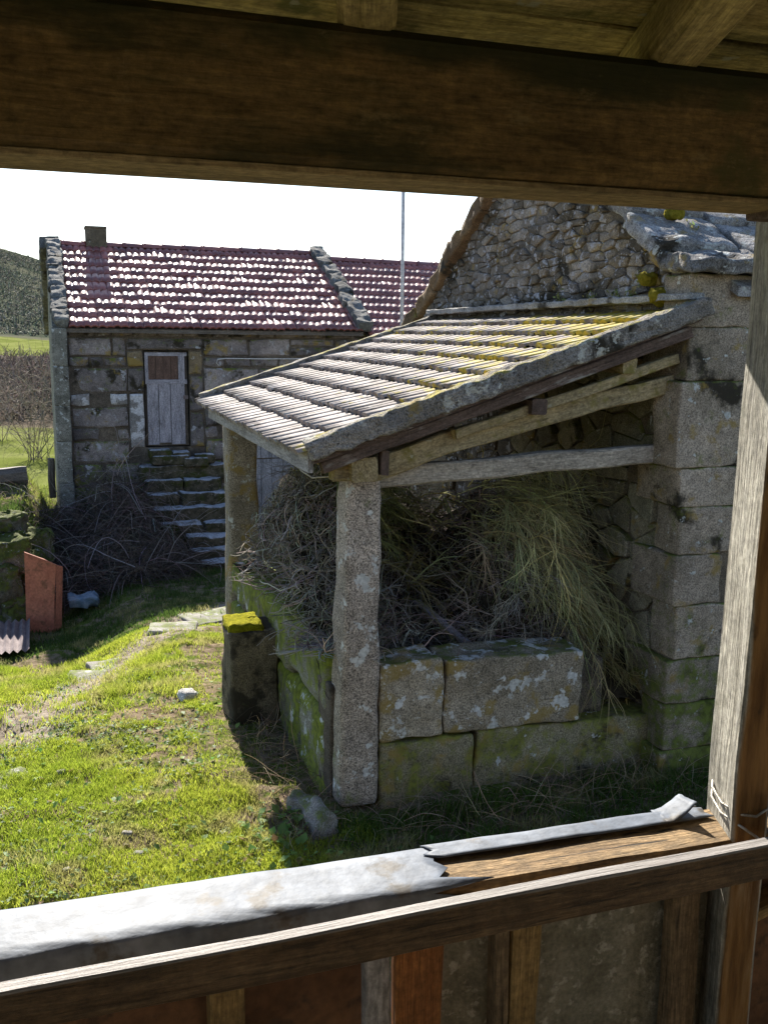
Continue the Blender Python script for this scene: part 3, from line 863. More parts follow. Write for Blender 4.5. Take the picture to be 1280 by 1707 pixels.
# steps
steps = thing('stone_steps', (2.2, 15.0, -.5), 'mossy flight of rough granite steps climbing to the grey house door', 'steps')
SX = [(1.41, 2.86), (1.48, 2.66), (1.46, 2.70), (1.53, 2.84), (1.60, 2.76), (1.94, 2.76), (1.98, 2.72), (2.08, 2.80)]
SZ = [.775 + (2.8-.775)*0, .585, .40, .215, .02, -.14, -.285, -.41]
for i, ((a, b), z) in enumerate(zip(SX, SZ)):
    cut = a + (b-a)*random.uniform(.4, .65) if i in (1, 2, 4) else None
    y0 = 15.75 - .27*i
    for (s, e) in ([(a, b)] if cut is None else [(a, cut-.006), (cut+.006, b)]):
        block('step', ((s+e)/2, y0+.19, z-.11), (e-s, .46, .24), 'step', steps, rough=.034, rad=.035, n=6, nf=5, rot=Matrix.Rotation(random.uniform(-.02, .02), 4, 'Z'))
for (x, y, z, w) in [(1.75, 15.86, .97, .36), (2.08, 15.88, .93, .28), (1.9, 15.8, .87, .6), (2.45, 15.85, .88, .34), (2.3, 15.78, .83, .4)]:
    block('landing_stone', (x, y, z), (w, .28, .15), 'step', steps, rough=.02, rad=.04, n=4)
prism('core', [(1.5, 15.95, -.8), (1.5, 13.95, -.8), (1.5, 14.15, -.5), (1.5, 15.8, .62), (1.5, 15.95, .78)], (1.2, 0, 0), 'house_mortar', steps)

# pole
pole = tube_path('utility_pole', [(4.79, 13.0, -.5), (4.785, 13.0, 3.5), (4.78, 13.0, 7.0)], .024, 'grey_pole', n=10)
tag(pole, 'slim grey metal pole rising behind the tiled shed', 'pole')

# ---------------------------------------------------------------- stone barn (gable) on the right
barn = thing('stone_barn', (5.5, 7.4, 0), 'tall rubble stone barn with gable and stone slab coping behind the shed', 'barn')
BX = 3.80
AP = (7.42, 4.42)
gw = prism('gable_wall', [(BX, 5.16, -.3), (BX, 5.16, 3.2), (BX, AP[0], AP[1]-.03), (BX, 9.95, 2.97), (BX, 9.95, -.3)], (.5, 0, 0), 'rubble_mortar', barn)
rr = random.Random(11)
def gable_in(u, v): return True
bound_up = [(-9.93, 2.75), (-5.4, 2.75), (-5.4, 3.30), (-AP[0], 4.36), (-9.93, 2.94)]
cells_up = rubble_cells(bound_up, .165, .072, .004, rr)
bound_lo = [(-9.0, .0), (-5.36, .0), (-5.36, 2.75), (-9.0, 2.75)]
cells_lo = rubble_cells(bound_lo, .27, .17, .009, rr)
allc = [(c, 'rubble', 0) for c in cells_up] + [(c, 'rubble_low', 1) for c in cells_lo]
def vis_size(cm):
    c = cm[0]
    cu = -sum(p[0] for p in c)/len(c); cv = sum(p[1] for p in c)/len(c)
    hid = 0.0 if (cm[2] == 1 and (cu > 7.6 or cv < .5)) or (cm[2] == 0 and cv < 3.02) else 1.0
    return -(area(c)*hid/(cu*cu))
allc.sort(key=vis_size)
restv, restf = [], []
for k, (c, mt, low) in enumerate(allc):
    d = rr.uniform(.004, .034) if not low else rr.uniform(.0, .06)
    if k < 290:
        poly_stone('stone', c, (BX, 0, 0), (0, -1, 0), (0, 0, 1), (-1, 0, 0), d, mt, gw, bevel=.010, bulge=.006, back=.02, tilt=.15)
    else:
        n = len(c); b0 = len(restv)
        cu = sum(p[0] for p in c)/n; cv = sum(p[1] for p in c)/n
        for (u, v) in c: restv.append((BX+.02, -u, v))
        for (u, v) in c: restv.append((BX-d+.012, -u, v))
        for (u, v) in c: restv.append((BX-d, -(cu+(u-cu)*.75), cv+(v-cv)*.75))
        for i in range(n):
            j = (i+1) % n
            restf += [(b0+i, b0+j, b0+n+j, b0+n+i), (b0+n+i, b0+n+j, b0+2*n+j, b0+2*n+i)]
        restf.append(tuple(b0+2*n+i for i in range(n)))
so = mesh_obj('small_stones', restv, restf, 'rubble', gw)
so['kind'] = 'stuff'
# quoins at the near corner
qz = [3.215, 2.896, 2.569, 2.032, 1.781, 1.472, 1.14, .781, .479, .16, -.25]
qoff = [-.03, .0, -.055, -.01, .015, -.01, .02, -.02, -.01, -.05]
for i, (z1, z0) in enumerate(zip(qz[:-1], qz[1:])):
    wx, wy = (.46, .48) if i % 2 else (.64, .27)
    if i in (5,): wx = .36
    x0 = 3.74 + qoff[i]
    block('quoin', (x0+wx/2, 5.08+wy/2, (z0+z1)/2), (wx, wy, z1-z0-.003), 'quoin', barn, rough=.012, rad=.016, n=9, nf=6, rot=Matrix.Rotation(random.uniform(-.025, .025), 4, 'Z') @ Matrix.Rotation(random.uniform(-.008, .008), 4, 'Y'))
box('corner_core', (3.772, 5.108, -.3), (4.3, 5.34, 3.2), 'rubble_mortar', barn)
# front wall beyond the quoins
fwall = box('front_wall', (4.1, 5.16, -.3), (9.0, 5.6, 3.1), 'rubble_mortar', barn)
for c in rubble_cells([(4.2, -.1), (8.8, -.1), (8.8, 3.15), (4.2, 3.15)], .42, .28, .01, rr):
    poly_stone('stone', c, (0, 5.16, 0), U_, V_, N_, rr.uniform(0, .05), 'quoin', fwall, bevel=.025, bulge=.015, back=.02)
box('rear_wall', (4.3, 9.55, -.3), (9.0, 9.95, 2.9), 'rubble_mortar', barn)
prism('right_gable', [(8.6, 5.6, -.3), (8.6, 5.6, 3.1), (8.6, AP[0], AP[1]-.05), (8.6, 9.55, 3.0), (8.6, 9.55, -.3)], (.4, 0, 0), 'rubble_mortar', barn)
# slab roof
br = prism('roof', [(4.0, 5.0, 3.14), (4.0, AP[0], AP[1]), (4.0, 10.1, 2.92), (4.0, 10.1, 2.86), (4.0, AP[0], AP[1]-.08), (4.0, 5.0, 3.08)], (5.1, 0, 0), 'coping', barn)
sl = (AP[1]-3.2)/(AP[0]-5.0)
for r in range(4):
    x = 4.25
    while x < 9:
        w = rr.uniform(.6, 1.0)
        ya, yb = 5.0+r*.62, 5.0+r*.62+.72
        za = 3.22+(ya-5.0)*sl+.05; zb = 3.22+(yb-5.0)*sl
        A = Vector((x+w/2, ya, za)); B = Vector((x+w/2, yb, zb))
        block('slab', (A+B)/2, ((B-A).length, w-.02, .07), 'coping', br, rough=.02, rad=.03, n=4, rot=frame((0, 0, 0), B-A, z=(0, 0, 1)))
        x += w
coping(barn, 3.64, 4.22, 5.28, 3.37, 7.35, 4.50, 5, th=.11, jit=.03)
coping(barn, 3.70, 4.2, 10.05, 2.88, 7.40, 4.44, 7, 'coping_brown', th=.15, jit=.02)
block('corner_cap', (3.98, 5.16, 3.29), (.72, .48, .10), 'coping', barn, rough=.04, rad=.025, n=12, nf=5, rot=Matrix.Rotation(.16, 4, 'X'))
# moss cushions
def moss_cushion(loc, r, mat, label, name='moss_cushion', sq=(1, 1, .8), cat='moss'):
    b = block(name, loc, (2*r*sq[0], 2*r*sq[1], 2*r*sq[2]), mat, None, rough=r*.35, rad=r*.78, n=5, nf=.9/r*1.2)
    return tag(b, label, cat)
moss_cushion((3.73, 5.55, 3.20), .055, 'moss_clump', 'yellow moss cushion in the barn wall, upper of the two by the shed ridge')
moss_cushion((3.71, 5.38, 3.085), .065, 'moss_clump', 'yellow moss cushion resting on the shed ridge, lower of the two')
moss_cushion((3.86, 6.05, 4.02), .05, 'moss_clump', 'small moss tuft up on the barn coping near the beam')
moss_cushion((3.9, 5.55, 3.62), .05, 'moss_clump', 'small moss tuft on the barn coping above the corner cap stone')

# ---------------------------------------------------------------- open shed (lean-to)
shed = thing('open_shed', (2.6, 6.8, 0), 'open lean-to shed with mossy tiled roof on granite pillars', 'shed')
NE, FE, NR, FR = Vector((1.36, 5.02, 2.235)), Vector((1.36, 8.78, 2.29)), Vector((3.77, 5.02, 3.03)), Vector((3.77, 9.25, 3.035))
dn = Vector((0, 0, -.06))
rf = mesh_obj('roof', [NE+dn, FE+dn, FR+dn, NR+dn, NE+dn*1.6, FE+dn*1.6, FR+dn*1.6, NR+dn*1.6], [(0, 3, 2, 1), (4, 5, 6, 7), (0, 1, 5, 4), (1, 2, 6, 5), (2, 3, 7, 6), (3, 0, 4, 7)], 'dark_beam', shed)
tm_old = [tile_mesh('shed_tile', .172, .30, 'tile_old', h=.020, lift=.034, seed=k, lip=.030) for k in range(3)]
ROWS, COLS = 10, 22
A_, B_, C_, D_ = FE, NE+Vector((0, .06, 0)), FR, NR+Vector((0, .06, 0))
for k in range(3):
    lay_tiles(rf, tm_old[k], A_ - Vector((.07, 0, .075)), B_ - Vector((.07, 0, .075)), C_ + Vector((0, 0, -.05)), D_ + Vector((0, 0, -.05)), ROWS, COLS, .03, .006, skip=lambda r, c, k=k: (r*7+c*5+r*c) % 3 != k)
# mortared near verge, in lumpy runs, and ridge fillet
def lump_run(name, P, w, h, mat, parent, seed, n=30, rough=.03, upv=(0, 0, 1)):
    A, B = P
    m = frame((0, 0, 0), B-A, z=upv)
    L = (B-A).length
    return block(name, (A+B)/2, (L, w, h), mat, parent, rough=rough, rad=min(w, h)*.16, n=n, rot=m, seed=seed, nf=13)
lump_run('verge_mortar', (NE+Vector((-.04, -.01, -.02)), NR+Vector((.02, -.01, -.01))), .12, .115, 'mortar_verge', rf, 3, 60, .016)
lump_run('verge_mortar', (FE+Vector((-.03, 0, -.01)), FR+Vector((0, 0, -.01))), .08, .06, 'mortar_verge', rf, 5, 40, .012)
lump_run('ridge_mortar', (NR+Vector((-.05, .0, .045)), FR+Vector((-.05, 0, .04))), .12, .045, 'mortar_ridge', rf, 8, 60, .012)
# fascia, rafters, beams
beam('fascia_board', (1.365, 8.45, 2.185), (1.355, 5.08, 2.145), .028, .125, 'grey_wood', shed, rough=.006)
beam('verge_rafter', (1.42, 5.10, 2.115), (3.74, 5.10, 2.865), .06, .07, 'dark_beam', shed, rough=.008)
beam('main_rafter', (1.78, 5.30, 2.075), (3.80, 5.27, 2.555), .10, .15, 'yellow_beam', shed, rough=.014, bend=.03, taper=.72)
beam('tie_beam', (1.76, 5.38, 2.005), (3.80, 5.36, 2.10), .10, .125, 'pale_beam', shed, rough=.01, taper=.95)
beam('wall_plate', (1.64, 8.95, 2.13), (1.68, 5.12, 2.085), .16, .14, 'yellow_beam', shed, rough=.012)
beam('prop', (1.52, 5.24, 2.08), (1.68, 5.24, 2.08), .12, .12, 'yellow_beam', shed, rough=.008, nseg=5)
beam('packing_block', (1.80, 5.16, 2.05), (1.80, 5.16, 2.19), .05, .06, 'dark_beam', shed, upv=(0, 1, 0), rough=.004, nseg=4)
for (x, z) in ((2.55, 2.42), (3.15, 2.66)):
    beam('purlin', (x+.2, 5.12, z), (x+.2, 9.15, z+.02), .10, .09, 'dark_beam' if x < 3 else 'yellow_beam', shed, rough=.01)
for y in (6.2, 7.2, 8.2):
    beam('rafter', (1.5, y, 2.175), (3.78, y, 2.93), .07, .07, 'dark_beam', shed, rough=.008)
beam('brace', (2.25, 5.2, 2.26), (3.72, 5.18, 2.70), .05, .06, 'yellow_beam', shed, rough=.01)
# pillars
def pil_shape(v):
    t_ = (v.z + 1.02)/2.04
    k = 1.10 - .16*t_
    if t_ > .93: k *= 1 - (t_-.93)*2.2
    return Vector((v.x*k + .03*(t_-.5), v.y*k, v.z))
block('pillar', (1.715, 5.38, 1.035), (.225, .23, 2.04), 'pillar', shed, rough=.013, rad=.03, n=26, nf=5, shape=pil_shape)
block('pillar', (1.70, 8.85, .92), (.28, .26, 2.28), 'pillar_far', shed, rough=.022, rad=.04, n=8, nf=3)
# low walls: front blocks
lw = block('low_wall', (2.51, 5.55, .38), (1.9, .28, .7), 'house_mortar', shed, rough=.01, rad=.02, n=3)
def fb(x0, x1, z0, z1, mat, tilt=0.0, dy=0.0):
    block('stone_block', ((x0+x1)/2, 5.28+dy+.15, (z0+z1)/2), (x1-x0, .34, z1-z0), mat, lw, rough=.02, rad=.022, n=14, nf=6, rot=Matrix.Rotation(tilt, 4, 'Y'))
fb(1.835, 2.24, .395, .885, 'block_up'); fb(2.255, 3.21, .39, .865, 'block_up', .02, -.01)
fb(1.835, 2.45, -.05, .385, 'block_low'); fb(2.47, 3.78, -.13, .365, 'block_low', .03, .02)
# side wall, mossy
sw = thing('mossy_side_wall', (1.7, 7.0, 0), 'low stone wall thick with green moss between the two shed pillars', 'wall')
for (y0, y1, z0, z1, dx) in [(5.5, 6.2, -.1, .5, 0), (6.2, 7.0, -.1, .46, .02), (7.0, 7.9, -.1, .5, -.02), (7.9, 8.7, -.1, .45, 0), (5.48, 6.45, .5, .93, .01), (6.45, 7.35, .46, .90, -.01), (7.35, 8.05, .5, .86, .0), (8.05, 8.7, .45, .80, .02)]:
    block('wall_stone', (1.72+dx, (y0+y1)/2, (z0+z1)/2), (.34, y1-y0-.008, z1-z0-.006), 'mossy_wall', sw, rough=.03, rad=.07, n=7, nf=5)

# moss-topped block beside the side wall
mb = thing('dark_stone_block', (1.37, 7.0, 0), 'dark upright granite block with bright yellow moss on top at the shed side', 'stone')
block('block', (1.39, 6.98, .32), (.36, .36, .74), 'dark_block', mb, rough=.02, rad=.03, n=6, nf=5)
block('moss_top', (1.335, 6.98, .705), (.26, .33, .08), 'moss_yellow', mb, rough=.02, rad=.035, n=7, nf=14)
# wire below the eave
wr = tube_path('wire', [(1.37, 5.6, 2.12), (1.40, 5.45, 2.05), (1.44, 5.35, 2.02), (1.52, 5.3, 2.03), (1.56, 5.28, 2.05)], .006, 'wire')
tag(wr, 'loose wire hanging under the shed eave by the near pillar', 'wire')

# ---------------------------------------------------------------- twigs and brush
def tubes(paths, rad, cols):
    """paths (N,K,3), rad (N,K), cols (N,3) -> arrays of three-sided twigs"""
    N, K, _ = paths.shape
    T = np.gradient(paths, axis=1)
    T /= np.linalg.norm(T, axis=2, keepdims=True)+1e-9
    ref = np.tile(np.array([.31, .47, .83]), (N, K, 1))
    A = np.cross(T, ref); A /= np.linalg.norm(A, axis=2, keepdims=True)+1e-9
    B = np.cross(T, A)
    V = []
    for k in range(3):
        an = 2*math.pi*k/3
        V.append(paths + (A*math.cos(an)+B*math.sin(an))*rad[..., None])
    V = np.stack(V, 2)
    base = (np.arange(N)[:, None]*K + np.arange(K-1)[None, :])*3
    Q = []
    for k in range(3):
        k2 = (k+1) % 3
        Q.append(np.stack([base+k, base+k2, base+3+k2, base+3+k], -1))
    Q = np.concatenate([q.reshape(-1, 4) for q in Q])
    C = np.repeat(cols, K*3, 0)
    return V.reshape(-1, 3), Q, C

def twig_paths(starts, dirs, lengths, K, curl, grav, rs):
    N = len(starts)
    P = np.zeros((N, K, 3)); P[:, 0] = starts
    d = dirs/np.linalg.norm(dirs, axis=1, keepdims=True)
    drift = rs.normal(0, 1, (N, 3))
    for k in range(1, K):
        drift = drift*.6 + rs.normal(0, 1, (N, 3))*.8
        d = d + drift*curl
        d[:, 2] -= grav
        d /= np.linalg.norm(d, axis=1, keepdims=True)
        P[:, k] = P[:, k-1] + d*(lengths/(K-1))[:, None]
    return P

def twig_object(name, sets, mat='twig'):
    vs_, qs, cs, off = [], [], [], 0
    for (P, r, c) in sets:
        K = P.shape[1]
        rad = r[:, None]*np.linspace(1, .35, K)[None, :]
        v, q, cc = tubes(P, rad, c)
        vs_.append(v); qs.append(q+off); cs.append(cc); off += len(v)
    me = np_mesh(name, np.concatenate(vs_), np.concatenate(qs), None, np.concatenate(cs), mat)
    return link(bpy.data.objects.new(name, me))

def heap(x, y):
    b = .78 + .95*np.clip((y-5.5)/2.0, 0, 1)                                   # rises to the back
    b = b + .55*np.exp(-((x-1.75)/.42)**2 - ((y-6.7)/.75)**2)                   # left crest over the side wall
    b = b + .62*np.exp(-((x-3.1)/.42)**2 - ((y-6.3)/.6)**2) - .75*np.clip((x-3.25)/.5, 0, 1)*np.clip((y-5.9)/.6, 0, 1)                 # right crest
    b = b - .38*np.exp(-((x-2.45)/.42)**2 - ((y-6.3)/.6)**2)
    b = np.minimum(b, 1.98) - .55*np.clip((x-2.7)/.6, 0, 1)*np.clip((y-6.7)/.5, 0, 1)
    b = np.minimum(b, 1.72+.26*np.clip((2.4-x)/.5, 0, 1))
    b = np.minimum(b, np.maximum(.95, 1.24 + 1.25*np.clip(x-1.36, 0, 1)**.75 - .55*np.clip((y-7.1)/.8, 0, 1.5)*np.clip((2.3-x)/.5, 0, 1)))
    fr = np.clip((x-3.2)/.25, 0, 1)*np.clip((5.75-y)/.45, 0, 1)                 # spills down over the low course on the right
    return b*(1-fr) + fr*.5
hx = np.linspace(1.56, 3.78, 40); hy = np.linspace(5.42, 8.6, 50)
HX, HY = np.meshgrid(hx, hy)
HZ = heap(HX, HY) - .16 + (fbm(HX*6, HY*6, 9)-.5)*.12
i0 = np.arange(49)[:, None]*40 + np.arange(39)[None, :]
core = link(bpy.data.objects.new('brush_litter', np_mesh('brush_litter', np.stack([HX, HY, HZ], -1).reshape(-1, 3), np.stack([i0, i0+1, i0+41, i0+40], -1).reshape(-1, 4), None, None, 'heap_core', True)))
tag(core, 'dark rotted litter underneath the heaped brushwood in the shed', 'litter', kind='stuff')
def colvar(n, c, v, rs):
    c = np.array(c)[None, :]*(1+rs.normal(0, v, (n, 1)))
    return np.clip(c*(1+rs.normal(0, .08, (n, 3))), .004, 1)
rs_ = np.random.default_rng(21)
# dark fine litter twigs in the middle
n = 2600
x = rs_.uniform(1.85, 3.4, n); y = rs_.uniform(5.45, 7.6, n)
st = np.stack([x, y, heap(x, y)-.1+rs_.uniform(-.02, .08, n)], -1)
dr = np.stack([rs_.normal(0, 1, n), rs_.normal(-.2, .7, n), rs_.normal(0, .25, n)], -1)
P1 = twig_paths(st, dr, rs_.uniform(.15, .5, n), 6, .22, .03, rs_)
s1 = (P1, rs_.uniform(.0015, .0035, n), colvar(n, (.16, .13, .12), .35, rs_))
# grey gnarled sticks over the left side
n = 1100
x = rs_.uniform(1.48, 2.15, n); y = rs_.uniform(5.55, 7.5, n)
st = np.stack([x+.1, y, np.minimum(heap(x+.15, y), 2.0)-rs_.uniform(0, .45, n)*np.clip((2.0-x), .2, 1)], -1)
dr = np.stack([rs_.normal(-.75, .5, n), rs_.normal(-.45, .6, n), rs_.normal(.05, .45, n)], -1)
P2 = twig_paths(st, dr, rs_.uniform(.2, .45, n), 9, .34, .05, rs_)
def dome(P):
    x, y = P[..., 0], P[..., 1]
    top = 1.28 + 1.25*np.clip(x-1.36, 0, 1)**.75 - .45*np.clip((y-7.1)/.8, 0, 1.5)
    top = np.maximum(top, .95)+rs_.uniform(-.22, .05, (P.shape[0], 1))
    P[..., 2] -= np.clip((P[..., 2]-top).max(1, keepdims=True), 0, .9)
    P[..., 2] = np.maximum(P[..., 2], np.where(x < 1.9, .93-.1*np.clip(1.55-x, 0, 1), 0))
    return P
dome(P2)
s2 = (P2, rs_.uniform(.003, .0075, n), colvar(n, (.30, .26, .22), .35, rs_))
n = 2000
x = rs_.uniform(1.45, 2.1, n); y = rs_.uniform(5.6, 7.5, n)
st = np.stack([x+.1, y, np.minimum(heap(x+.1, y), 2.0)-rs_.uniform(-.05, .6, n)*np.clip(2.1-x, .1, 1)], -1)
dr = np.stack([rs_.normal(-.7, .6, n), rs_.normal(-.5, .6, n), rs_.normal(.0, .5, n)], -1)
P2b = twig_paths(st, dr, rs_.uniform(.12, .3, n), 7, .3, .06, rs_)
dome(P2b)
s2b = (P2b, rs_.uniform(.0015, .0035, n), colvar(n, (.22, .195, .13), .35, rs_))
nb = 150
x = rs_.uniform(1.5, 2.1, nb); y = rs_.uniform(5.6, 7.3, nb)
st = np.stack([x+.12, y, np.minimum(heap(x+.12, y), 1.95)-rs_.uniform(0, .5, nb)], -1)
idx = np.repeat(np.arange(nb), 9)
dm = np.stack([rs_.normal(-.7, .45, nb), rs_.normal(-.5, .5, nb), rs_.normal(.1, .4, nb)], -1)
Pm = twig_paths(st, dm, rs_.uniform(.25, .5, nb), 8, .30, .06, rs_); dome(Pm)
f = rs_.integers(1, 6, len(idx))
Ps = twig_paths(Pm[idx, f], Pm[idx, f+1]-Pm[idx, f]+rs_.normal(0, .03, (len(idx), 3)), rs_.uniform(.08, .25, len(idx)), 7, .3, .05, rs_); dome(Ps)
cc = colvar(nb, (.36, .32, .28), .25, rs_)
o = twig_object('brushwood_heap', [s1, s2, s2b, (Pm, rs_.uniform(.006, .011, nb), cc), (Ps, rs_.uniform(.002, .005, len(idx)), cc[idx])])
tag(o, 'heap of grey gnarled dry brushwood behind the near shed pillar', 'brushwood', kind='stuff')
# olive broom: forked branches whose fine twigs fan out and droop
def branches(starts, dirs, L, rad, col, grav, curl, nsub, spread, sublen, K=9, Ks=7):
    n = len(starts)
    Pm = twig_paths(starts, dirs, L, K, curl, grav, rs_)
    ccol = colvar(n, col, .28, rs_)
    sets = [(Pm, rad, ccol*1.15)]
    idx = np.repeat(np.arange(n), nsub)
    m = len(idx)
    f = rs_.integers(1, K-2, m)
    s0 = Pm[idx, f]
    tg = Pm[idx, f+1]-Pm[idx, f]
    tg /= np.linalg.norm(tg, axis=1, keepdims=True)
    d = tg + rs_.normal(0, spread, (m, 3))
    Ps = twig_paths(s0, d, L[idx]*rs_.uniform(sublen*.5, sublen*1.3, m), Ks, curl*1.1, grav*.8, rs_)
    c2 = np.clip(ccol[idx]*(1+rs_.normal(0, .2, (m, 1))), .004, 1)
    sets.append((Ps, rad[idx]*rs_.uniform(.25, .5, m), c2))
    return sets
def bset(n, cx, cy, sx, sy, lift, dm, ds, L, rad, col, grav, nsub, spread=.35, sublen=.5, curl=.12):
    x = np.clip(rs_.normal(cx, sx, n), 1.75, 3.6); y = np.clip(rs_.normal(cy, sy, n), 5.55, 8.4)
    st = np.stack([x, y, heap(x, y)+rs_.uniform(-.08, lift, n)], -1)
    dr = np.stack([rs_.normal(dm[0], ds, n), rs_.normal(dm[1], ds, n), rs_.normal(dm[2], ds, n)], -1)
    out = branches(st, dr, rs_.uniform(L*.6, L*1.15, n), rs_.uniform(rad*.6, rad*1.3, n), col, grav, curl, nsub, spread, sublen)
    for (P, r, c) in out: P[..., 0] = np.minimum(P[..., 0], 3.70)
    return out
G1, G2, G3 = (.38, .36, .18), (.25, .235, .09), (.32, .29, .25)
sets = []
sets += bset(75, 3.0, 6.35, .16, .22, .10, (.50, -.72, .20), .22, .85, .0055, G1, .16, 26)      # the drooping broom on the right
sets += bset(50, 3.3, 5.95, .14, .16, .03, (.25, -.70, -.35), .22, .70, .0045, G1, .14, 24)
sets += bset(40, 3.45, 5.75, .1, .1, .0, (.08, -.45, -.8), .2, .55, .004, G2, .1, 22)
sets += bset(34, 2.95, 5.8, .22, .12, .0, (-.45, -.6, -.05), .35, .42, .0035, G3, .06, 18)
sets += bset(70, 2.15, 7.1, .25, .3, .10, (.45, -.75, .10), .28, .75, .005, G2, .15, 22)         # darker broom at the back left
sets += bset(26, 2.65, 6.9, .2, .25, .10, (.2, -.85, .1), .4, .6, .008, (.46, .43, .19), .10, 8, .5, .4, .2)
sets += bset(36, 2.4, 6.2, .3, .3, .03, (.3, -.5, .0), .7, .45, .005, G3, .05, 12, .6, .5, .2)
o = twig_object('broom_heap', sets)
tag(o, 'mass of olive green cut broom drooping over the shed wall on the right', 'broom branches', kind='stuff')
# dead leaves and broken bits in the hollow
n = 2200
x = rs_.uniform(1.9, 3.4, n); y = rs_.uniform(5.5, 7.3, n)
c = np.stack([x, y, heap(x, y)-.09+rs_.uniform(0, .05, n)], -1)
u = rs_.normal(0, 1, (n, 3)); u /= np.linalg.norm(u, axis=1, keepdims=True)
w = np.cross(u, rs_.normal(0, 1, (n, 3))); w /= np.linalg.norm(w, axis=1, keepdims=True)
l_ = rs_.uniform(.01, .035, n)[:, None]
V = np.stack([c-u*l_, c+w*l_*.4, c+u*l_, c-w*l_*.4], 1).reshape(-1, 3)
q = np.arange(n)*4
o = link(bpy.data.objects.new('dead_leaves', np_mesh('dead_leaves', V, np.stack([q, q+1, q+2, q+3], -1), None, np.repeat(colvar(n, (.20, .15, .12), .4, rs_), 4, 0), 'leaf')))
tag(o, 'dry leaf litter strewn in the hollow of the brush heap', 'dead leaves', kind='stuff')
# loose sticks and the weathered plank on the heap
beam('weathered_plank', (2.44, 6.25, .98), (2.62, 5.72, .80), .055, .018, 'door_wood', None, rough=.004)
tag(COL.objects['weathered_plank'], 'short blue-grey weathered plank lying on the brush heap above the low wall', 'plank')
for (a, b, r_, lab) in [((2.55, 6.55, 1.02), (3.0, 6.45, 1.10), .016, 'bare pale stick lying flat on the brush heap, second from the top'),
                        ((2.62, 6.3, .93), (2.98, 6.25, .97), .013, 'bare stick on the brush heap just right of the grey plank'),
                        ((2.72, 6.85, 1.26), (3.05, 6.75, 1.27), .018, 'bare green stick lying level at the top of the brush heap'),
                        ((2.68, 6.2, .88), (3.02, 6.05, .97), .011, 'thin brown stick on the brush heap, lowest beside the plank'),
                        ((2.60, 7.0, 1.12), (2.95, 6.9, 1.62), .017, 'forked-looking upright stick leaning in the brush heap')]:
    a, b = Vector(a), Vector(b)
    mid = (a+b)/2+Vector((0, 0, .015))
    tag(tube_path('stick', [a, (a+mid)/2+Vector((0, 0, .012)), mid, (mid+b)/2, b], [r_, r_*.95, r_*.9, r_*.85, r_*.7], 'rafter_porch', n=7), lab, 'stick', 'loose sticks on the brush heap')

# bramble thicket in front of the house
n = 6500
x = rs_.uniform(-.1, 2.0, n); y = rs_.uniform(12.6, 15.7, n)
keep = ((x-.95)/1.15)**2 + ((y-14.4)/1.6)**2 < 1
x, y = x[keep], y[keep]; n = len(x)
hh = .75*np.exp(-((x-.9)/.7)**2)*np.clip((y-12.3)/2, .15, 1)
st = np.stack([x, y, gh(x, y)+rs_.uniform(0, 1, n)*hh], -1)
dr = np.stack([rs_.normal(0, .8, n), rs_.normal(-.5, .7, n), rs_.normal(.45, .4, n)], -1)
P = twig_paths(st, dr, rs_.uniform(.25, .8, n), 8, .2, .14, rs_)
sA = (P, rs_.uniform(.002, .006, n), colvar(n, (.10, .082, .075), .45, rs_))
m_ = 160
k = rs_.integers(0, n, m_)
P = twig_paths(st[k]+[0, 0, .1], np.stack([rs_.normal(0, 1, m_), rs_.normal(-.4, .6, m_), rs_.normal(.6, .4, m_)], -1), rs_.uniform(.7, 1.6, m_), 10, .1, .14, rs_)
sB = (P, rs_.uniform(.004, .008, m_), colvar(m_, (.24, .21, .21), .3, rs_))
o = twig_object('bramble_thicket', [sA, sB])
tag(o, 'dry purple-grey bramble thicket below the house left of the steps', 'brambles', kind='stuff')
# dry stems at the foot of the shed and along the block
n = 900
x = np.concatenate([rs_.uniform(1.2, 1.7, 350), rs_.uniform(1.75, 4.0, 550)]); y = np.concatenate([rs_.uniform(5.0, 6.9, 350), rs_.uniform(4.7, 5.3, 550)])
st = np.stack([x, y, gh(x, y)], -1)
dr = np.stack([rs_.normal(0, .8, n), rs_.normal(-.2, .7, n), rs_.normal(.5, .3, n)], -1)
P = twig_paths(st, dr, rs_.uniform(.15, .45, n), 7, .16, .14, rs_)
o = twig_object('dry_grass_stems', [(P, rs_.uniform(.0012, .003, n), colvar(n, (.25, .19, .13), .4, rs_))])
tag(o, 'tangled dry stems along the foot of the shed walls', 'dry stems', kind='stuff')

# ---------------------------------------------------------------- grass and weeds
def blades(n, x, y, h, w, colA, colB, rs):
    z = gh(x, y)
    ang = rs.uniform(0, 2*math.pi, n)
    lean = rs.uniform(.1, .9, n)*h
    la = rs.uniform(0, 2*math.pi, n)
    base = np.stack([x, y, z-.005], -1)
    wv = np.stack([np.cos(ang)*w/2, np.sin(ang)*w/2, np.zeros(n)], -1)
    ld = np.stack([np.cos(la)*lean, np.sin(la)*lean, np.zeros(n)], -1)
    upv = np.zeros((n, 3)); upv[:, 2] = h
    mid = base + upv*.55 + ld*.35
    tip = base + upv*.9 + ld
    V = np.stack([base-wv, base+wv, mid+wv*.8, mid-wv*.8, tip], 1).reshape(-1, 3)
    b = np.arange(n)*5
    Q = np.stack([b, b+1, b+2, b+3], -1); T = np.stack([b+3, b+2, b+4], -1)
    k = rs.uniform(0, 1, (n, 1))
    c = np.array(colA)[None]*(1-k)+np.array(colB)[None]*k
    c = c*(1+rs.normal(0, .12, (n, 1)))
    return V, Q, T, np.repeat(np.clip(c, .005, 1), 5, 0)
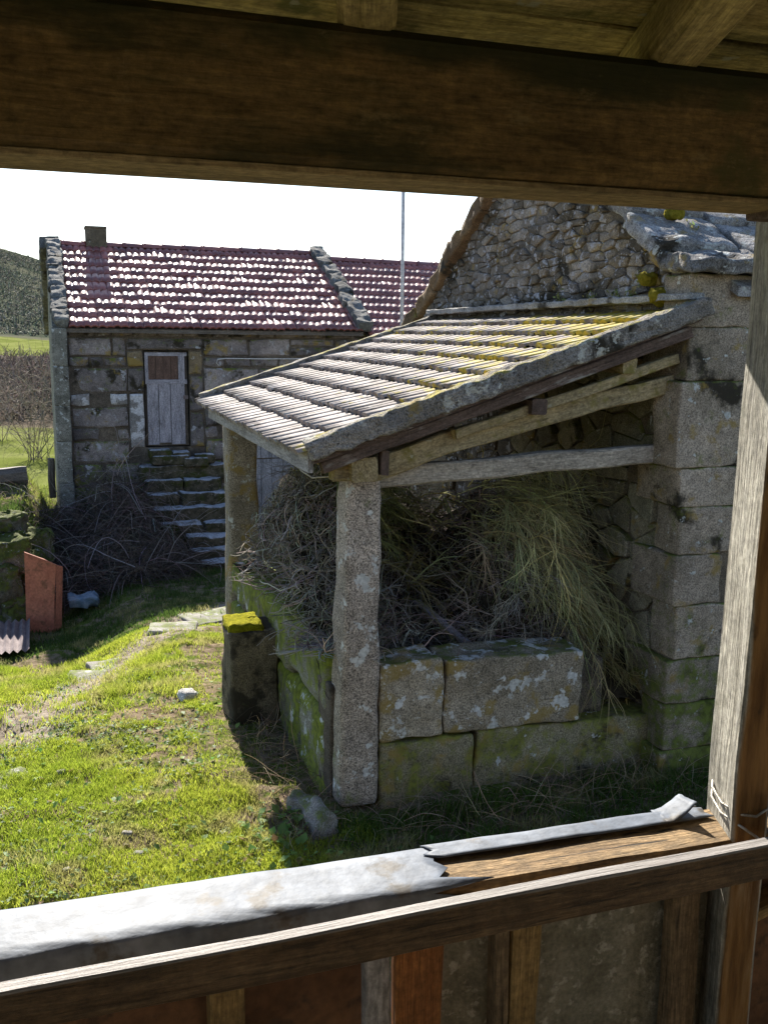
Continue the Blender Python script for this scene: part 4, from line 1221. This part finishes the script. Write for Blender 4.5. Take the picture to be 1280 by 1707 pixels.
def scatter_grass(name, n, x0, x1, y0, y1, hscale, w, colA, colB, rs, mask):
    x = rs.uniform(x0, x1, n); y = y0+(y1-y0)*rs.uniform(0, 1, n)
    m = mask(x, y, rs.uniform(0, 1, n))
    x, y = x[m], y[m]
    hv = (.4+.9*fbm(x*2.3, y*2.3, 31))*hscale*rs.uniform(.5, 1.2, len(x))
    hv *= np.where(fbm(x*1.1, y*1.1, 57) > .56, 1.5, 1.0)
    V_, Q_, T_, C_ = blades(len(x), x, y, hv, w*rs.uniform(.6, 1.3, len(x)), colA, colB, rs)
    if name == 'g':
        k1 = np.repeat(np.clip((fbm(x*1.7, y*1.7, 61)-.42)/.2, 0, 1), 5)[:, None]
        k2 = np.repeat(np.clip((fbm(x*3.4, y*3.4, 67)-.55)/.15, 0, 1)*.7, 5)[:, None]
        C_ = C_*(1-k1) + C_*np.array([[.78, .86, .75]])*k1
        C_ = C_*(1-k2) + np.array([[.34, .30, .14]])*k2*(.6+.8*np.repeat(rs.uniform(0, 1, len(x)), 5)[:, None])
    return V_, Q_, T_, C_
rg = np.random.default_rng(5)
def lawn(x, y, r):
    d = fbm(x*1.5, y*1.5, 41)*.55 + fbm(x*6, y*6, 43)*.45
    p_ = np.clip((d-.385)/.12, .08, 1)
    p_ *= 1-.92*np.exp(-(path_dist(x, y)/.26)**2)
    p_ *= np.where((x > 1.15) & (y > 5.0) & (y < 9.2), .12, 1)
    p_ *= 1-.75*np.clip((x-.55)/.5, 0, 1)*np.clip((y-5.4)/.6, 0, 1)*np.clip((9.3-y)/.8, 0, 1)*(vnoise(x*3, y*3, 71) > .35)
    p_ *= np.where((x > 1.5) & (y > 5.2) & (y < 9.3), 0, 1)
    p_ *= np.where((x > 1.3) & (y > 14.2), 0, 1)
    return r < p_
parts = [scatter_grass('g', 165000, -1.6, 1.7, 4.3, 7.2, .055, .0045, (.22, .29, .025), (.44, .47, .07), rg, lawn),
         scatter_grass('g', 110000, -1.8, 1.7, 7.2, 10.4, .06, .006, (.22, .29, .025), (.44, .47, .07), rg, lawn),
         scatter_grass('g', 50000, -2.2, 3.6, 10.4, 14.8, .08, .009, (.05, .095, .02), (.10, .15, .035), rg, lawn),  # grass in the house shadow: shade put into darker blade colours
         scatter_grass('g', 26000, 1.5, 4.4, 3.4, 5.15, .09, .006, (.05, .10, .015), (.10, .17, .03), rg, lambda x, y, r: (r < .75)),  # shaded strip before the shed, its shade painted as darker green
         scatter_grass('g', 14000, -4, .1, 14.8, 24, .09, .016, (.12, .16, .03), (.22, .25, .06), rg, lambda x, y, r: (x < .1)),
         scatter_grass('d', 9000, -1.6, 1.5, 4.3, 10, .05, .004, (.30, .24, .13), (.40, .34, .2), rg, lambda x, y, r: fbm(x*2, y*2, 77) > .5)]
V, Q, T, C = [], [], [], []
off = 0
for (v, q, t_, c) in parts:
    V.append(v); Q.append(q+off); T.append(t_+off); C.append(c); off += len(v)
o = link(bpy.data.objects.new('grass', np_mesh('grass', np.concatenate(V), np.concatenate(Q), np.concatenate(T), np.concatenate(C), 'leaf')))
tag(o, 'patchy bright green grass covering the sunlit yard', 'grass', kind='stuff')
# broad weed leaves
n = 2300
x = np.concatenate([rg.uniform(-.8, 1.3, 600), rg.normal(1.15, .16, 120), rg.uniform(1.3, 3.9, 180), rg.normal(np.repeat(rg.uniform(-.7, 1.1, 28), 50), .09)])
y = np.concatenate([rg.uniform(4.4, 8.6, 600), rg.normal(5.1, .22, 120), rg.uniform(4.2, 5.1, 180), rg.normal(np.repeat(rg.uniform(4.5, 8.6, 28), 50), .10)])
z = gh(x, y)
a = rg.uniform(0, 2*math.pi, n); L = rg.uniform(.025, .06, n); L[600:720] *= 1.5; L[900:] *= .75; w = L*.33
tilt = rg.uniform(.1, .9, n)
dx = np.stack([np.cos(a), np.sin(a), np.zeros(n)], -1); dy = np.stack([-np.sin(a), np.cos(a), np.zeros(n)], -1); dz = np.array([0, 0, 1.0])
b0 = np.stack([x, y, z+.01], -1)
d1 = dx*np.cos(tilt)[:, None] + dz*np.sin(tilt)[:, None]
p0 = b0; p1 = b0+d1*(L*.5)[:, None]+dy*w[:, None]+dz*.006; p2 = b0+d1*L[:, None]-dz*.004; p3 = b0+d1*(L*.5)[:, None]-dy*w[:, None]+dz*.006; pc = b0+d1*(L*.5)[:, None]
V = np.stack([p0, p1, p2, p3, pc], 1).reshape(-1, 3)
b = np.arange(n)*5
T = np.concatenate([np.stack([b, b+4, b+1], -1), np.stack([b+1, b+4, b+2], -1), np.stack([b+2, b+4, b+3], -1), np.stack([b+3, b+4, b], -1)])
C = colvar(n, (.15, .25, .07), .3, rg); C[900:] = colvar(1400, (.15, .22, .10), .3, rg); C[::7] = colvar(len(C[::7]), (.22, .15, .08), .3, rg); C = np.repeat(C, 5, 0)
o = link(bpy.data.objects.new('yard_weeds', np_mesh('yard_weeds', V, None, T, C, 'leaf')))
tag(o, 'small broad-leaved weeds scattered through the grass of the yard', 'weeds', kind='stuff')
# little wall plants rooted along the barn wall and coping
n = 420
cl = rg.integers(0, 9, n)
cp = np.array([(3.74, 5.75, 3.10), (3.74, 5.95, 3.11), (3.74, 6.25, 3.10), (3.74, 6.7, 3.10), (3.75, 5.62, 3.22), (3.80, 5.9, 3.72), (3.85, 6.3, 3.95), (4.0, 5.5, 3.50), (4.05, 5.75, 3.62)])
c = cp[cl] + rg.normal(0, .035, (n, 3))*np.array([.4, 1, .8])
u = rg.normal(0, .6, (n, 3)) + np.array([-.5, 0, .6]); u /= np.linalg.norm(u, axis=1, keepdims=True)
w = np.cross(u, rg.normal(0, 1, (n, 3))); w /= np.linalg.norm(w, axis=1, keepdims=True)
l_ = rg.uniform(.008, .022, n)[:, None]
V = np.stack([c-u*l_, c+w*l_*.5, c+u*l_, c-w*l_*.5], 1).reshape(-1, 3)
q = np.arange(n)*4
o = link(bpy.data.objects.new('wall_plants', np_mesh('wall_plants', V, np.stack([q, q+1, q+2, q+3], -1), None, np.repeat(colvar(n, (.20, .22, .08), .3, rg), 4, 0), 'leaf')))
tag(o, 'tiny leafy plants rooted in the barn wall above the shed ridge', 'plants', kind='stuff')
# stones lying in the yard
def rock(name, x, y, dims, mat, label, dz=0.0, rz=0.0, grp=None):
    b = block(name, (x, y, gz(x, y)+dz), dims, mat, None, rough=min(dims)*.35, rad=min(dims)*.28, n=7, nf=1.2/max(dims)*1.5, rot=Matrix.Rotation(rz, 4, 'Z'))
    return tag(b, label, 'stone', grp)
rock('white_stone', .985, 7.5, (.13, .10, .07), 'white_stone', 'small white stone alone on the sunlit grass', .03, .3)
rock('field_stone', 1.40, 5.25, (.16, .42, .2), 'field_stone', 'long grey stone bedded in soil at the foot of the near pillar', .0, .25)
rock('flat_stone', -.30, 6.45, (.26, .3, .06), 'field_stone', 'flat pale stone flush with the grass at the left edge', -.018, .4)
rock('flat_stone', .22, 8.9, (.36, .5, .06), 'field_stone', 'broad pale flat stone in the sunlit end of the path', -.018, -.3)
rock('flat_stone', .50, 9.35, (.36, .4, .06), 'field_stone', 'pale flat path stone at the edge of the house shadow', -.018, .2)
rock('flat_stone', 1.75, 10.55, (.8, .5, .1), 'field_stone', 'wide shaded flat rock where the path passes the far pillar', -.03, .3)
rock('flat_stone', 1.2, 10.1, (.5, .35, .07), 'field_stone', 'shaded flat rock in the path left of the widest one', -.02, -.2)
rs2 = random.Random(9)
for k in range(16):
    x, y = rs2.uniform(-.9, 1.25), rs2.uniform(4.6, 9.0)
    s = rs2.uniform(.02, .055)
    b = block('pebble', (x, y, gz(x, y)+s*.2), (s*1.4, s, s*.7), 'field_stone', None, rough=s*.2, rad=s*.3, n=1, rot=Matrix.Rotation(rs2.uniform(0, 3), 4, 'Z'), smooth=True)
    tag(b, 'small grey pebble half sunk in the yard grass', 'pebble', 'pebbles in the yard')

# ---------------------------------------------------------------- left side of the yard
mw_ = thing('mossy_bank_wall', (-.8, 12.8, -.4), 'rough dry stone bank overgrown with green moss at the left edge', 'wall')
for (x, y, z, a, b, c) in [(-.60, 12.5, -.25, .5, .5, .6), (-1.1, 12.6, -.25, .6, .5, .6), (-.45, 12.75, .12, .42, .5, .45), (-.9, 12.85, .15, .5, .5, .42), (-1.45, 12.8, .0, .5, .6, .7), (-.52, 13.2, .36, .5, .5, .4), (-1.0, 13.4, .42, .5, .5, .35), (-1.65, 12.5, -.3, .5, .5, .5), (-.42, 12.35, -.5, .3, .35, .35), (-.22, 12.9, -.15, .3, .5, .5), (-.15, 13.4, .05, .35, .5, .45)]:
    block('bank_stone', (x, y, z), (a, b, c), 'bank_moss', mw_, rough=.085, rad=.06, n=9, nf=5)
rp = thing('rusty_panel', (-.05, 12.0, -.6), 'upright rust-red sheet metal panel with a folded edge by the mossy bank', 'metal panel')
prism('sheet', [(-.30, 12.02, -.72), (.02, 11.94, -.70), (.035, 11.95, -.3), (.075, 11.94, .13), (-.06, 11.97, .20), (-.275, 12.02, .29), (-.285, 12.03, -.2)], (.003, .018, 0), 'rust_sheet', rp)
prism('folded_edge', [(.022, 11.935, -.70), (.10, 12.03, -.68), (.145, 12.03, .08), (.077, 11.935, .13)], (.004, .014, 0), 'rust_sheet', rp)
# corrugated sheet on the ground
vs_, fs = [], []
for i in range(41):
    u = i/40
    for j in range(2):
        xx = -1.05+u*.80; yy = 10.75+j*1.05 + .05*u
        vs_.append((xx, yy, -.535+.02*math.cos(u*40*math.pi/2.0)+(.0 if j == 0 else .05)))
for i in range(40): fs.append((2*i, 2*i+2, 2*i+3, 2*i+1))
cs_ = mesh_obj('corrugated_sheet', vs_, fs, 'dark_sheet')
sm = cs_.modifiers.new('thickness', 'SOLIDIFY'); sm.thickness = .004
tag(cs_, 'dark corrugated metal sheet lying on the ground before the rusty panel', 'metal sheet')
tg = block('blue_tarp', (.38, 12.6, -.50), (.36, .26, .12), 'tarp', None, rough=.05, rad=.03, n=8, nf=9)
tag(tg, 'crumpled blue-grey tarpaulin scrap behind the rusty panel', 'tarpaulin')
lg = beam('log', (-1.3, 15.5, .70), (-.26, 15.6, .72), .26, .27, 'old_log', None, rough=.02, ch=.3)
tag(lg, 'dark squared timber lying on the bank at the far left', 'timber')
fp = beam('fence_post', (.10, 16.7, .2), (.10, 16.7, .84), .11, .11, 'old_log', None, upv=(0, 1, 0), rough=.012, ch=.25)
tag(fp, 'short mossy stump post beside the left corner of the house', 'post')
n = 700
x = rs_.uniform(-2.2, .1, n); y = rs_.uniform(12.2, 16.5, n)
st = np.stack([x, y, gh(x, y)], -1)
P = twig_paths(st, np.stack([rs_.normal(0, .7, n), rs_.normal(0, .7, n), rs_.normal(.6, .4, n)], -1), rs_.uniform(.15, .6, n), 7, .16, .12, rs_)
o = twig_object('bank_brush', [(P, rs_.uniform(.002, .005, n), colvar(n, (.19, .15, .11), .35, rs_))])
tag(o, 'dry sunlit stems and twigs on the bank left of the house', 'dry stems', kind='stuff')
# leafless bushes on the slope beyond
def bush(x, y, h, spread, nstem, col, label, r0):
    z = gz(x, y)
    st = np.tile(np.array([x, y, z-.1]), (nstem, 1)) + np.stack([rs_.normal(0, spread*.12, nstem), rs_.normal(0, spread*.12, nstem), np.zeros(nstem)], -1)
    P0 = twig_paths(st, np.stack([rs_.normal(0, .35*spread/h*2, nstem), rs_.normal(0, .35*spread/h*2, nstem), np.full(nstem, 1.0)], -1), rs_.uniform(h*.7, h*1.1, nstem), 8, .10, -.02, rs_)
    sets = [(P0, np.full(nstem, r0), colvar(nstem, col, .2, rs_))]
    src = P0[:, 2:].reshape(-1, 3)
    m = nstem*26
    k = rs_.integers(0, len(src), m)
    P1 = twig_paths(src[k], np.stack([rs_.normal(0, 1, m), rs_.normal(0, 1, m), rs_.normal(.5, .5, m)], -1), rs_.uniform(h*.15, h*.4, m), 6, .2, .0, rs_)
    sets.append((P1, np.full(m, r0*.35), colvar(m, tuple(c*1.15 for c in col), .25, rs_)))
    o = twig_object('bare_bush', sets)
    tag(o, label, 'bush', 'leafless bushes on the slope left of the house')
bush(-.2, 30, 3.0, 1.6, 22, (.15, .125, .10), 'pale leafless bush rising just left of the house corner', .012)
bush(-1.6, 36, 3.0, 2.0, 22, (.17, .13, .11), 'brownish leafless bush at the far left edge beyond the bank', .013)
rf_ = np.random.default_rng(44)
n = 16000
x = np.concatenate([rf_.uniform(-16, 4, 6000), rf_.uniform(-34, 12, 10000)]); y = np.concatenate([rf_.uniform(44, 112, 6000), rf_.uniform(182, 430, 10000)])
st = np.stack([x, y, gh(x, y)], -1)
L = np.where(y < 150, rf_.uniform(.6, 2.6, n), rf_.uniform(.6, 1.8, n))
P = twig_paths(st, np.stack([rf_.normal(0, .6, n), rf_.normal(0, .6, n), np.full(n, 1.0)], -1), L, 5, .35, .0, rf_)
c1 = colvar(n, (.12, .095, .08), .35, rf_); c1[6000:] = colvar(10000, (.12, .125, .095), .2, rf_)  # upper scrub lightened to blend with the haze-lifted heath colour
o = twig_object('hillside_scrub', [(P, np.where(y < 150, .05, .16), c1)])
tag(o, 'brown leafless scrub covering the lower hillside left of the house', 'scrub', kind='stuff')

# ---------------------------------------------------------------- veranda the camera stands in
ver = thing('veranda', (.4, .2, 1.1), 'dark timber veranda framing the view with a heavy beam and board ceiling', 'veranda')
beam('beam', (-2.2, 1.10, 3.053), (3.0, 1.10, 3.058), .10, .148, 'beam', ver, rough=.004, nseg=40, ch=.10, noise_f=1.6)
beam('beam_lit_strip', (-2.2, 1.10, 2.9745), (3.0, 1.10, 2.9795), .092, .007, 'underside_lit', ver, rough=.0015, nseg=30)  # added lighter strip: bounce light on the beam's underside, put in as colour
beam('post', (.956, 1.133, 1.1), (.987, 1.133, 2.985), .054, .11, 'post', ver, upv=Matrix.Rotation(R(-18), 3, 'Z') @ Vector((0, 1, 0)), rough=.004, nseg=46, ch=.10, noise_f=5)
beam('post_cap', (.92, 1.12, 2.973), (1.09, 1.12, 2.973), .05, .018, 'dark_beam', ver, rough=.003)
rd = Vector((.310, .950, -.094)).normalized()
for bx in (-.75, -.2, .345, .735, 1.25, 1.8):
    c = Vector((bx, 1.06, 3.162))
    beam('rafter', c - rd*2.2, c + rd*.30, .066, .072, 'rafter_porch', ver, rough=.004, nseg=24)
# ceiling boards on the rafters, plane falls outward with the rafters
slope = rd.z/rd.y
yv = 1.74
k = 0
while yv > -1.0:
    wv = [.13, .155, .14, .16, .135][k % 5]
    yc = yv - wv/2
    zc_ = 3.162 + .036 + .011 + (yc-1.06)*slope
    beam('ceiling_board', (-2.3, yc, zc_+random.uniform(0, .004)), (3.1, yc, zc_+random.uniform(0, .004)), wv-.009, .02, 'ceiling', ver, upv=(0, -slope, 1), rough=.003, nseg=30)
    yv -= wv
    k += 1
prism('roof_cover', [(-2.3, 1.76, 3.162+.07+.70*slope), (-2.3, -1.1, 3.162+.07-2.16*slope), (-2.3, -1.1, 3.162+.16-2.16*slope), (-2.3, 1.76, 3.162+.11+.70*slope)], (5.4, 0, 0), 'tile_old', ver)
yy = -.95
while yy < 1.12:
    beam('floor_board', (-2.2, yy+.07, 1.12), (3.0, yy+.07, 1.12), .134, .03, 'floor_wood', ver, rough=.003, nseg=10)
    yy += .14
box('house_wall', (-2.3, -1.3, .0), (3.1, -1.0, 3.5), 'plaster', ver)

rail = thing('balustrade', (.4, 1.12, 1.1), 'weathered balustrade with zinc covered sill, wooden rail and patched panels', 'railing')
sill = beam('sill', (-2.2, 1.176+.04*2.2, 2.0535), (3.0, 1.176-.04*3.0, 2.0535), .100, .046, 'sill_wood', rail, rough=.0035, nseg=60, ch=.12, noise_f=7)
# zinc sheet: top, rolled inner fold and hanging flap
def zinc(name, x0, x1, ya, yb, flap, z, seed, ends=(0, 0), n=70):
    prof = [(yb+.006, -.022), (yb+.004, -.004), (yb-.004, .0)] + [(yb-.004+(ya-yb+.012)*k/5, .0) for k in range(1, 5)] + [(ya+.006, .0)]
    if flap: prof += [(ya, -.006), (ya-.003, -.018), (ya-.004, -.036)]
    vs_, fs = [], []
    m = len(prof)
    for i in range(n+1):
        u = i/n
        for j, (y, dz) in enumerate(prof):
            e0 = ends[0]*mnoise.noise(Vector((j*.9, seed, 2))) ; e1 = ends[1]*mnoise.noise(Vector((j*.8, seed, 7)))
            x = (x0+e0)*(1-u)+(x1+e1)*u
            nz_ = mnoise.noise_vector(Vector((x*9, y*26, seed)))
            nw = mnoise.noise_vector(Vector((x*28, y*50, seed+4)))
            edge = 1.0 if (flap and j >= m-4) else .55
            yy_ = y + (nz_.y*.005+nw.y*.0015)*edge
            zz_ = z+dz + (nz_.z*.0028+nw.z*.001)*edge + .002
            if flap and j == m-1: zz_ += .006*mnoise.noise(Vector((x*6, 3, seed)))
            vs_.append((x, yy_ - .04*x, max(zz_, 2.078) if (dz > -.003) else zz_))
    for i in range(n):
        for j in range(m-1):
            a = i*m+j
            fs.append((a, a+m, a+m+1, a+1))
    o = mesh_obj(name, vs_, fs, 'zinc', sill, smooth=True)
    md = o.modifiers.new('thickness', 'SOLIDIFY'); md.thickness = .0015; md.offset = 1
    return o
zinc('zinc_sheet', -2.2, .50, 1.119, 1.229, True, 2.079, 3, (0, .10), 160)
zinc('zinc_sheet', .49, .94, 1.185, 1.230, False, 2.0815, 9, (.05, .03), 40)
zinc('zinc_sheet', .99, 3.0, 1.175, 1.230, False, 2.079, 15, (.04, 0), 90)
# torn upturned corner by the post
vs_, fs = [], []
for i in range(9):
    for j in range(7):
        u, v = i/8, j/6
        vs_.append((.865+.05*u, 1.155+.045*v, 2.083+.035*max(0, u-.15)**1.5*(1-.3*v)+.004*mnoise.noise(Vector((u*4, v*4, 3)))))
for i in range(8):
    for j in range(6):
        a = i*7+j
        if j/6 < .98 - .0*i: fs.append((a, a+7, a+8, a+1))
o = mesh_obj('zinc_corner', vs_, fs, 'zinc', sill, smooth=True)
md = o.modifiers.new('thickness', 'SOLIDIFY'); md.thickness = .0015
# splinters of rotten wood on the sill top
rs3 = random.Random(5)
beam('rail', (-2.2, 1.008, 2.093), (3.0, 1.014, 2.093), .020, .052, 'rail_wood', rail, rough=.0022, nseg=60, ch=.08, noise_f=4)
def bat(x0, x1, mat, y=1.135, d=.03, z1=2.03):
    beam('batten', ((x0+x1)/2, y, 1.14), ((x0+x1)/2+random.uniform(-.004, .004), y, z1), x1-x0, d, mat, rail, upv=(0, -1, 0), rough=.004, nseg=20, noise_f=6)
for (a, b, m_) in [(-1.6, -1.55, 'batten'), (-1.0, -.955, 'batten'), (-.4, -.35, 'batten_dark'), (.165, .212, 'batten'), (.420, .487, 'batten_red'), (.595, .638, 'batten'), (.865, .915, 'batten_dark'), (1.25, 1.30, 'batten'), (1.8, 1.85, 'batten'), (2.4, 2.45, 'batten_dark')]:
    bat(a, b, m_)
bat(.380, .418, 'grey_wood', 1.145, .02)
bat(.572, .594, 'batten_dark', 1.14, .03)
for (a, b, m_) in [(-2.2, .39, 'rust_panel'), (.47, .60, 'fibre_panel'), (.625, .962, 'fibre_panel'), (.978, 3.0, 'rust_panel')]:
    beam('panel', (a, 1.168, 1.58), (b, 1.168, 1.58), .01, .88, m_, rail, rough=.004, nseg=20)
beam('batten', (.968, 1.15, 1.9), (1.3, 1.15, 2.0), .05, .02, 'batten', rail, rough=.004, nseg=8)
for x in (-1.58, -.98, .188, .616, 1.275, 1.825):
    beam('spacer', (x, 1.018, 2.085), (x, 1.13, 2.02), .04, .03, 'batten_dark', rail, rough=.002, nseg=4)
# wire tied round the foot of the post
pts = []
for k in range(14):
    a = 2*math.pi*k/10.0
    rx, ry = .036, .066
    cx_, cy_ = rx*math.cos(a+2.2), ry*math.sin(a+2.2)
    pts.append((.974+cx_*.951+cy_*.309, 1.133-cx_*.309+cy_*.951, 2.135-.0016*k-.012*math.sin(a)))
pts += [(.935, 1.072, 2.105), (.955, 1.064, 2.09), (.968, 1.060, 2.065)]
w_ = tube_path('tie_wire', pts, .002, 'wire', n=6)
tag(w_, 'twisted grey wire tied around the foot of the veranda post', 'wire')
